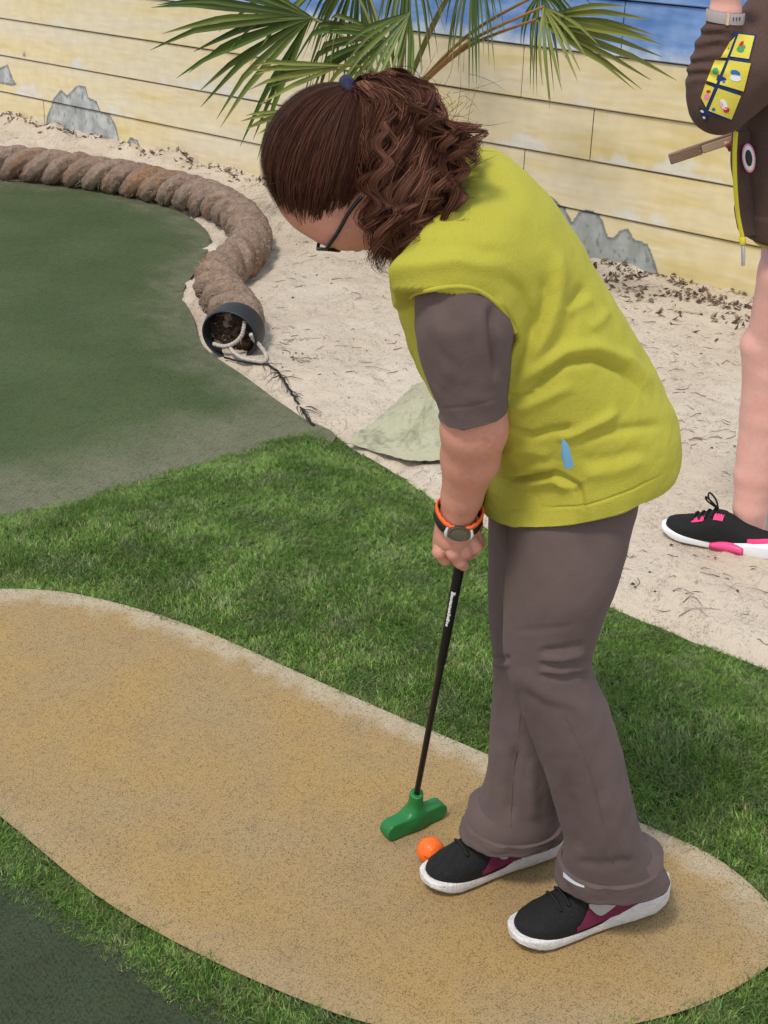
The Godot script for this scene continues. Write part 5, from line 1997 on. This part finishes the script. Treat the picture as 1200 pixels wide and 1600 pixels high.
	wt.name = "wristwatch"
	kid.add_child(wt, true)
	var wc := W(717, 803, -1.543)
	var wax := (W(708, 850, -1.545) - W(724, 765, -1.533)).normalized()
	var wx := Vector3(1, 0, 0)
	wx = (wx - wax * wx.dot(wax)).normalized()
	var wz := wax.cross(wx)
	if wz.z < 0.0: wz = -wz
	var blackm := mat(lin(0.010, 0.010, 0.010), 0.45)
	var orange := mat(lin(0.80, 0.14, 0.025), 0.45)
	for band in [[0.0015, 0.0125, 0.0268, blackm, "strap"], [-0.0060, 0.0012, 0.0266, orange, "strap_edge"]]:
		var rr := []
		for k in 49:
			var a := TAU2 * k / 48.0
			var dd := wx * cos(a) * 1.02 + wz * sin(a)
			# the strap droops to the hand on the dial side
			var sag: float = 0.010 * pow(maxf(0.0, sin(a)), 2.0) - 0.004
			var c := wc + wax * sag - org
			var hol := 0.0
			if band[4] == "strap_edge" and sin(a) > 0.3: hol = 0.0016 * maxf(0.0, sin(a * 26.0))
			var r0: float = band[2]
			rr.append(PackedVector3Array([c + dd * r0 + wax * (band[0] + hol), c + dd * (r0 + 0.0030) + wax * (band[0] + 0.0006 + hol), c + dd * (r0 + 0.0030) + wax * (band[1] - 0.0006), c + dd * r0 + wax * band[1]]))
		part(band[4], skin_rings(rr, false, false), band[3], wt)
	var fc := wc + wz * 0.0285 + wax * 0.0085 - org
	var fax := (wz * 0.86 + wax * -0.05 + Vector3(0, 0.25, 0)).normalized()
	var f1 := wx
	var f2 := fax.cross(f1).normalized()
	var casep := []
	for q in [[-0.004, 0.0155], [0.001, 0.0162], [0.004, 0.0160], [0.0056, 0.0148], [0.0056, 0.0122], [0.0044, 0.0116]]: casep.append(ring_points(fc + fax * q[0], f1 * q[1] * 0.92, f2 * q[1] * 0.58, 40))
	part("case", skin_rings(casep, true, false), mat(lin(0.05, 0.048, 0.035), 0.5), wt)
	part("dial", skin_rings([ring_points(fc + fax * 0.0040, f1 * 0.0112, f2 * 0.0068, 30), ring_points(fc + fax * 0.0047, f1 * 0.0110, f2 * 0.0066, 30)]), mat(lin(0.070, 0.062, 0.036), 0.25), wt)
	for sg in [-1.0, 1.0]:
		part("lug", tube(PackedVector3Array([fc + f1 * 0.0148 * sg - f2 * 0.006 + fax * 0.001, fc + f1 * 0.0160 * sg + fax * 0.003, fc + f1 * 0.0145 * sg + f2 * 0.006 + fax * 0.001]), [0.0018, 0.0026, 0.0016], 8), mat(lin(0.42, 0.42, 0.36), 0.5), wt)

	# --- shoes
	make_shoe(kid, G(1040, 1404), G(797, 1478), 1, 1.0)
	make_shoe(kid, G(881, 1320), G(660, 1392), 1, 1.0)
	print("child done")

# ================================================================ the second child, mostly outside the frame
func trace(f: Callable, px: float, py: float) -> Vector3:     # where the line of sight of a pixel meets a field
	var d := ray(px, py).normalized()
	var t := 1.5
	var near := 1e9
	var best := t
	for k in 70:
		var h: float = f.call(Vector3(0, CAM_H, 0) + d * t)
		if h < near:
			near = h
			best = t
		if h < 0.0004 or t > 4.0: break
		t += h * 0.8
	return Vector3(0, CAM_H, 0) + d * best
func surface_patch(f: Callable, poly: Array, out: float, org: Vector3) -> MB:
	# a quad given by four pixel corners, laid on a surface as a thin raised piece
	var m := MB.new()
	var n := 8
	var cam := Vector3(0, CAM_H, 0)
	for i in n + 1:
		for j in n + 1:
			var a: Vector2 = poly[0].lerp(poly[1], float(j) / n)
			var b: Vector2 = poly[3].lerp(poly[2], float(j) / n)
			var q := a.lerp(b, float(i) / n)
			var p := trace(f, q.x, q.y)
			m.v.append(p + (cam - p).normalized() * out - org)
	for i in n:
		for j in n:
			var k := i * (n + 1) + j
			m.quad(k, k + 1, k + n + 2, k + n + 1)
	# rim down to the surface
	var w := n + 1
	var ring := []
	for j in n: ring.append(j)
	for i in n: ring.append(i * w + n)
	for j in n: ring.append(n * w + n - j)
	for i in n: ring.append((n - i) * w)
	var s := m.v.size()
	for k in ring: m.v.append(m.v[k])
	for k in ring: m.v.append(m.v[k] - (cam - org - m.v[k]).normalized() * (out + 0.002))
	var rc := ring.size()
	for k in ring.size():
		var k2 := (k + 1) % ring.size()
		m.quad(s + k, s + rc + k, s + rc + k2, s + k2)
	return m
func blob_patch(f: Callable, c: Vector2, rx: float, ry: float, turn: float, out: float, org: Vector3) -> MB:
	var m := MB.new()
	var cam := Vector3(0, CAM_H, 0)
	var p0 := trace(f, c.x, c.y)
	m.vert(p0 + (cam - p0).normalized() * out - org)
	for r in 1:
		for k in 16:
			var a := TAU2 * k / 16.0
			var q := c + Vector2(cos(a) * rx, sin(a) * ry).rotated(turn)
			var p := trace(f, q.x, q.y)
			m.vert(p + (cam - p).normalized() * (out if r == 0 else -0.001) - org)
	for k in 16:
		m.tri(0, 1 + k, 1 + (k + 1) % 16)
	return m

func make_companion() -> void:
	var ZB := -2.74
	var org := Vector3(0.86, 0.0, -2.72)
	var kid := thing("person", "bare-legged child in badge-covered brown hooded jacket holding a wooden stick by the fence", "person", org)
	var brown := cloth(lin(0.105, 0.066, 0.055), noise_tex([[32, 0.6], [128, 1.0]], [g1(0.85), g1(1.0)], 256, 101), bump_tex([[64, 0.5], [128, 1.0]], 3.0, 256, 102), 12.0, 0.4)
	var skin := textured(mat(lin(0.74, 0.42, 0.36), 0.5), noise_tex([[8, 1.0], [32, 0.7]], [Color(0.97, 0.93, 0.92), Color(1, 1, 1)], 256, 103), null, 6.0, 0.3)
	skin.subsurf_scatter_enabled = true
	skin.subsurf_scatter_strength = 0.12
	# --- jacket
	var jk := Bones.new()
	jk.k = 0.035
	var za := -2.62
	jk.chain([W(1131, 42, za + 0.01), W(1122, 90, za), W(1118, 130, za), W(1126, 160, za)], [0.036, 0.038, 0.044, 0.048])
	jk.chain([W(1126, 160, za), W(1165, 112, za - 0.01), W(1215, 50, za - 0.05), W(1250, 10, za - 0.09)], [0.048, 0.064, 0.070, 0.075])
	var body_j := Bones.new()
	body_j.k = 0.05
	body_j.chain([W(1255, 40, -2.76), W(1240, 140, ZB), W(1238, 240, ZB), W(1245, 330, ZB), W(1248, 352, ZB)], [0.105, 0.105, 0.105, 0.102, 0.100])
	body_j.chain([W(1275, 20, -2.84), W(1262, 130, -2.90), W(1200, 205, -2.86)], [0.070, 0.056, 0.042])
	var hem_y := W(1200, 366, ZB).y
	var jf := func(p: Vector3) -> float:
		var fold := 0.0032 * sin((proj(p).y) * 0.30 + 3.0 * nz.get_noise_2d(p.x * 9.0, p.y * 9.0)) * smoothstep(150.0, 110.0, proj(p).y) * smoothstep(1150.0, 1120.0, proj(p).x)
		return jk.at(p) - fold - 0.003 * nz.get_noise_3d(p.x * 9.0, p.y * 9.0, p.z * 9.0)
	var bf := func(p: Vector3) -> float:
		var b := body_j.at(p) - 0.004 * nz.get_noise_3d(p.x * 7.0, p.y * 5.0, p.z * 7.0)
		if p.y < hem_y + 0.05: b -= 0.004
		return maxf(b, hem_y - p.y - (p.x - 0.72) * 0.16)
	part("jacket_sleeve", _shift(nets(jk.lo(0.024), jk.hi(0.024), 0.0055, jf), org), brown, kid)
	part("jacket", _shift(nets(body_j.lo(0.03), body_j.hi(0.03), 0.008, bf), org), brown, kid)
	# hood lying on the back
	var hd := Bones.new()
	hd.k = 0.03
	hd.chain([W(1290, -10, -2.66), W(1320, 10, -2.76), W(1295, -10, -2.86)], [0.035, 0.05, 0.035])
	part("hood", _shift(nets(hd.lo(0.01), hd.hi(0.01), 0.012, func(p: Vector3) -> float: return hd.at(p)), org), brown, kid)
	# front edge with its yellow zip
	var zipp := []
	for q in [[1150, 205], [1148, 240], [1149, 290], [1153, 335], [1160, 370]]: zipp.append(W(q[0], q[1], -2.665) - org)
	var zp := curve(zipp, 40)
	var edge := []
	for k in 40: edge.append(ring_points(zp[k], Vector3(0.0042, 0, 0.001), Vector3(0, 0, 0.005), 10))
	part("zip", skin_rings(edge), mat(lin(0.72, 0.62, 0.045), 0.7), kid)
	var pl := []
	for k in 40:
		var c := zp[k] + Vector3(0.028, 0, -0.016)
		pl.append(ring_points(c, Vector3(0.030, 0, -0.018), Vector3(0.003, 0, 0.0055), 14))
	part("front_placket", skin_rings(pl), brown, kid)
	var zl := zp[39]
	part("zip_slider", tube(PackedVector3Array([zl, zl + Vector3(0.002, -0.014, 0.002)]), [0.007, 0.006], 8), mat(lin(0.72, 0.62, 0.045), 0.5), kid)
	part("zip_pull", tube(PackedVector3Array([zl + Vector3(0.002, -0.016, 0.003), zl + Vector3(0.005, -0.036, 0.004), zl + Vector3(0.007, -0.056, 0.003)]), [0.0035, 0.0042, 0.0036], 8), mat(lin(0.55, 0.57, 0.60), 0.35, 0.6), kid)
	# yellow shirt showing under the jacket
	var ysh := Bones.new()
	ysh.chain([W(1252, 345, ZB), W(1250, 372, ZB)], [0.094, 0.094])
	part("shirt", _shift(nets(ysh.lo(0.01), ysh.hi(0.01), 0.010, func(p: Vector3) -> float: return maxf(ysh.at(p), absf(p.y - hem_y) - 0.02)), org), mat(lin(0.45, 0.42, 0.04), 0.9), kid)
	# --- badge sash on the sleeve: navy ground, yellow squares, a small emblem on each
	var navy := mat(lin(0.012, 0.030, 0.115), 0.8)
	var yel := cloth(lin(0.66, 0.58, 0.09), null, bump_tex([[128, 1.0]], 5.0, 256, 104), 14.0, 0.5)
	var sash := surface_patch(jf, vv([[1147, 51], [1182, 54], [1143, 189], [1099, 178]]), 0.0025, org)
	part("badge_sash", sash, navy, kid)
	var left_sash := surface_patch(jf, vv([[1136, 84], [1146, 60], [1112, 176], [1096, 158]]), 0.0022, org)
	part("badge_sash", left_sash, navy, kid)
	for q in [
		[[1154, 53], [1179, 56], [1170, 92], [1141, 88]],
		[[1139, 94], [1173, 99], [1162, 143], [1124, 132]],
		[[1122, 138], [1158, 150], [1143, 187], [1107, 173]],
		[[1117, 94], [1134, 95], [1119, 131], [1104, 126]],
		[[1102, 131], [1116, 137], [1103, 168], [1095, 152]],
		[[1140, 66], [1149, 57], [1136, 90], [1126, 90]]]:
		part("badge", surface_patch(jf, vv(q), 0.0042, org), yel, kid)
	var green := mat(lin(0.05, 0.30, 0.10), 0.7)
	var blue := mat(lin(0.02, 0.13, 0.36), 0.7)
	var red := mat(lin(0.45, 0.02, 0.03), 0.7)
	var white := mat(lin(0.70, 0.72, 0.72), 0.7)
	var rose := mat(lin(0.75, 0.22, 0.38), 0.7)
	for q in [[1158, 70, 3.0, 7.0, 0.5, red], [1157, 77, 6.0, 5.0, 0.2, green], [1162, 73, 3.0, 3.0, 0.0, green],
		[1149, 114, 8.0, 4.5, 0.3, blue], [1149, 122, 9.0, 5.0, 0.2, white], [1131, 127, 2.5, 2.5, 0.0, blue],
		[1131, 163, 5.0, 9.0, -0.4, white], [1135, 172, 5.0, 4.5, 0.0, red], [1128, 165, 2.5, 6.0, -0.4, rose], [1115, 171, 2.8, 2.8, 0.0, blue],
		[1118, 111, 5.0, 5.5, 0.0, green], [1104, 151, 4.0, 5.0, 0.3, rose], [1107, 143, 3.5, 2.5, 0.0, red]]:
		part("emblem", blob_patch(jf, Vector2(q[0], q[1]), q[2], q[3], q[4], 0.0048, org), q[5], kid)
	part("elbow_patch", surface_patch(jf, vv([[1092, 165], [1104, 178], [1104, 192], [1096, 184]]), 0.0025, org), navy, kid)
	for q in [[1097, 174, 3.0, 1.8], [1100, 184, 2.6, 2.0]]: part("emblem", blob_patch(jf, Vector2(q[0], q[1]), q[2], q[3], 0.6, 0.004, org), white, kid)
	# oval badge on the jacket front
	var plf := func(p: Vector3) -> float: return minf(bf.call(p), (p - (W(1172, 247, -2.675))).length() - 0.022)
	for q in [[10.5, 23.0, 0.004, rose], [8.6, 20.0, 0.0052, white], [5.5, 13.0, 0.0064, mat(lin(0.03, 0.03, 0.025), 0.8)]]:
		var m := MB.new()
		m.vert(W(1170, 247, -2.655 + q[2]) - org)
		for r in 2:
			for k in 24:
				var a := TAU2 * k / 24.0
				var o := Vector2(cos(a) * q[0], sin(a) * q[1]).rotated(-0.1)
				m.vert(W(1170 + o.x, 247 + o.y, -2.655 + q[2] - 0.004 * r - 0.0004 * absf(o.x)) - org)
		for k in 24:
			m.tri(0, 1 + k, 1 + (k + 1) % 24)
			m.quad(1 + k, 25 + k, 25 + (k + 1) % 24, 1 + (k + 1) % 24)
		part("oval_badge", m, q[3], kid)
	# --- body
	var fo := Bones.new()
	fo.k = 0.012
	fo.chain([W(1130, 60, za + 0.01), W(1133, 20, za + 0.012), W(1135, -15, za + 0.015)], [0.028, 0.026, 0.024])
	fo.chain([W(1135, -15, za + 0.015), W(1140, -50, za + 0.03)], [0.024, 0.028])
	for j in 4: fo.chain([W(1126 + j * 9, -62, za + 0.03), W(1124 + j * 9, -92, za + 0.05), W(1128 + j * 8, -108, za + 0.07)], [0.010, 0.009, 0.008])
	fo.chain([W(1152, -40, za + 0.03), W(1166, -62, za + 0.05), W(1164, -82, za + 0.06)], [0.012, 0.010, 0.008])
	var body := nets(fo.lo(0.006), fo.hi(0.006), 0.005, func(p: Vector3) -> float: return fo.at(p))
	var lg := Bones.new()
	lg.k = 0.008
	var zl2 := -2.745
	lg.chain([W(1290, 300, -2.73), W(1246, 430, -2.72), W(1209, 545, zl2), W(1203, 575, zl2), W(1197, 650, zl2), W(1180, 740, zl2 + 0.005), W(1172, 792, zl2 + 0.01), W(1172, 822, zl2 + 0.01)], [0.090, 0.077, 0.058, 0.055, 0.054, 0.044, 0.036, 0.033])
	lg.add(W(1190, 540, zl2 + 0.004), W(1192, 562, zl2 + 0.004), 0.044, 0.042)
	lg.chain([W(1330, 320, -2.86), W(1300, 560, -2.88), W(1310, 740, -2.90), W(1315, 785, -2.90)], [0.085, 0.055, 0.04, 0.034])
	body.append(nets(lg.lo(0.012), lg.hi(0.012), 0.007, func(p: Vector3) -> float: return lg.at(p)))
	# head above the frame, and the hand that holds the stick
	var hb := Bones.new()
	hb.k = 0.03
	var hcen := Vector3(W(1275, 20, -2.74).x, 1.235, -2.74)
	hb.chain([hcen + Vector3(0.02, -0.15, 0), hcen + Vector3(0.01, -0.06, 0)], [0.045, 0.045])
	hb.add(hcen + Vector3(0.005, 0.01, 0), hcen + Vector3(-0.01, 0.0, 0), 0.085, 0.082)
	hb.add(hcen + Vector3(-0.045, -0.065, 0.0), hcen + Vector3(-0.02, -0.03, 0.0), 0.035, 0.06)
	hb.add(hcen + Vector3(-0.092, -0.012, 0), hcen + Vector3(-0.104, -0.03, 0), 0.007, 0.010)
	hb.add(hcen + Vector3(0.01, -0.02, 0.078), hcen + Vector3(0.008, -0.04, 0.074), 0.014, 0.009)
	body.append(nets(hb.lo(0.012), hb.hi(0.012), 0.008, func(p: Vector3) -> float: return hb.at(p)))
	var hh := Bones.new()
	hh.k = 0.01
	var hp := W(1163, 212, -2.82)
	hh.chain([W(1205, 205, -2.86), W(1185, 208, -2.84), hp], [0.027, 0.024, 0.022])
	for j in 4: hh.chain([hp + Vector3(-0.004 + 0.012 * (j - 1), 0.012, 0.012), hp + Vector3(-0.010 + 0.012 * (j - 1), 0.014, 0.034), hp + Vector3(-0.012 + 0.012 * (j - 1), -0.010, 0.040)], [0.010, 0.009, 0.008])
	hh.chain([hp + Vector3(-0.01, -0.01, 0.0), hp + Vector3(-0.03, -0.012, 0.018), hp + Vector3(-0.042, -0.008, 0.026)], [0.011, 0.009, 0.0075])
	body.append(nets(hh.lo(0.01), hh.hi(0.01), 0.0045, func(p: Vector3) -> float: return hh.at(p)))
	body.c = PackedColorArray()
	part("body", _shift(body, org), skin, kid)
	# hair
	var hr := MB.new()
	for k in 900:
		var a := rng.randf_range(-1.2, 1.2)
		var pts := PackedVector3Array()
		var s := rng.randf_range(-1.0, 1.0)
		for q in 14:
			var t := q / 13.0
			var an := lerpf(-0.5, 2.7, t)
			var r := 0.093 + 0.004 * rng.randf()
			pts.append(hcen + Vector3(-cos(an) * r * 0.6 + 0.02, sin(an) * r if an < 1.57 else r * sin(an), s * 0.086 * sin(clampf(an + 0.6, 0.1, 2.2))) + Vector3(0.02 * t, -0.10 * t * t, 0.004 * a) - org)
		ribbon(hr, pts, 0.0022, Vector3(0.2, 0.6, s).normalized(), Color(0.09, 0.05, 0.03) * rng.randf_range(0.7, 1.3))
	var hm := mat(Color.WHITE, 0.5)
	hm.vertex_color_use_as_albedo = true
	part("hair", hr, hm, kid)
	for sg in [-1.0, 1.0]:
		part("eye", tube(PackedVector3Array([hcen + Vector3(-0.082, 0.008, 0.03 * sg) - org, hcen + Vector3(-0.0885, 0.008, 0.03 * sg) - org]), [0.010, 0.006], 12), mat(lin(0.08, 0.05, 0.03), 0.2), kid)
	# shorts above the bare leg, out of frame
	var st := Bones.new()
	st.k = 0.04
	st.chain([W(1270, 335, -2.73), W(1262, 400, -2.72)], [0.098, 0.090])
	st.chain([W(1310, 335, -2.86), W(1315, 400, -2.87)], [0.096, 0.088])
	var cut := W(1245, 425, -2.72).y
	part("shorts", _shift(nets(st.lo(0.012), st.hi(0.012), 0.009, func(p: Vector3) -> float: return maxf(st.at(p), cut - p.y)), org), mat(lin(0.62, 0.36, 0.42), 0.9), kid)
	# fitness band
	var bd := Node3D.new()
	bd.name = "wrist_band"
	kid.add_child(bd, true)
	var bc := W(1133, 26, za + 0.012) - org
	var bx := Vector3(0.034, -0.002, 0)
	var rr := []
	for k in 41:
		var a := TAU2 * k / 40.0
		var dd := Vector3(cos(a) * 0.031, -0.003 * cos(a), sin(a) * 0.031)
		rr.append(PackedVector3Array([bc + dd - Vector3(0, 0.010, 0), bc + dd * 1.10 - Vector3(0, 0.009, 0), bc + dd * 1.10 + Vector3(0, 0.009, 0), bc + dd + Vector3(0, 0.010, 0)]))
	part("strap", skin_rings(rr, false, false), mat(lin(0.40, 0.36, 0.36), 0.6), bd)
	var bk := MB.new()
	box(bk, Transform3D(Basis.IDENTITY, bc + Vector3(-0.003, 0, 0.0345)), Vector3(0.006, 0.021, 0.004), 0.001)
	part("buckle", bk, mat(lin(0.75, 0.62, 0.48), 0.25, 0.7), bd)
	for k in 3:
		var hk := MB.new()
		box(hk, Transform3D(Basis(Vector3.UP, 0.3), bc + Vector3(0.007 + k * 0.006, 0.0, 0.0335 - k * 0.0016)), Vector3(0.0016, 0.006, 0.002))
		part("strap_hole", hk, mat(lin(0.08, 0.07, 0.07), 0.8), bd)
	make_shoe(kid, G(1226, 877), G(1034, 832), 2, 1.0)
	make_shoe(kid, G(1372, 812), G(1210, 772), 2, 1.0)
	# --- the stick
	var sa := W(1046, 249, -2.80)
	var sb := W(1178, 205, -2.79)
	var sc := (sa + sb) * 0.5
	var stick := thing("wooden_stick", "flat wooden stick with a darker end held out over the fence", "stick", sc)
	var ax := (sb - sa).normalized()
	var up := (Vector3.UP - ax * ax.y).normalized()
	var l := sa.distance_to(sb)
	var d := MB.new()
	box(d, Transform3D(Basis(ax, up, ax.cross(up)), ax * (-l * 0.5 + l * 0.19)), Vector3(l * 0.38, 0.021, 0.011), 0.002)
	part("dark_end", d, textured(mat(lin(0.23, 0.145, 0.10), 0.7), null, bump_tex([[64, 1.0]], 3.0, 128, 105), 10.0, 0.5), stick)
	var p2 := MB.new()
	box(p2, Transform3D(Basis(ax, up, ax.cross(up)), ax * (l * 0.19) - up * 0.0015), Vector3(l * 0.62, 0.017, 0.010), 0.002)
	part("pale_shaft", p2, mat(lin(0.42, 0.31, 0.215), 0.7), stick)
	var p3 := MB.new()
	box(p3, Transform3D(Basis(ax, up, ax.cross(up)), ax * (l * 0.06) + up * 0.0085), Vector3(l * 0.80, 0.005, 0.008), 0.001)
	part("top_strip", p3, mat(lin(0.20, 0.13, 0.09), 0.7), stick)
	part("red_cap", tube(PackedVector3Array([W(1136, 230, -2.795) - sc, W(1150, 224, -2.792) - sc]), [0.010, 0.013], 12), mat(lin(0.22, 0.025, 0.015), 0.6), stick)
	print("companion done")
func _shift(m: MB, by: Vector3) -> MB:
	for k in m.v.size(): m.v[k] -= by
	return m
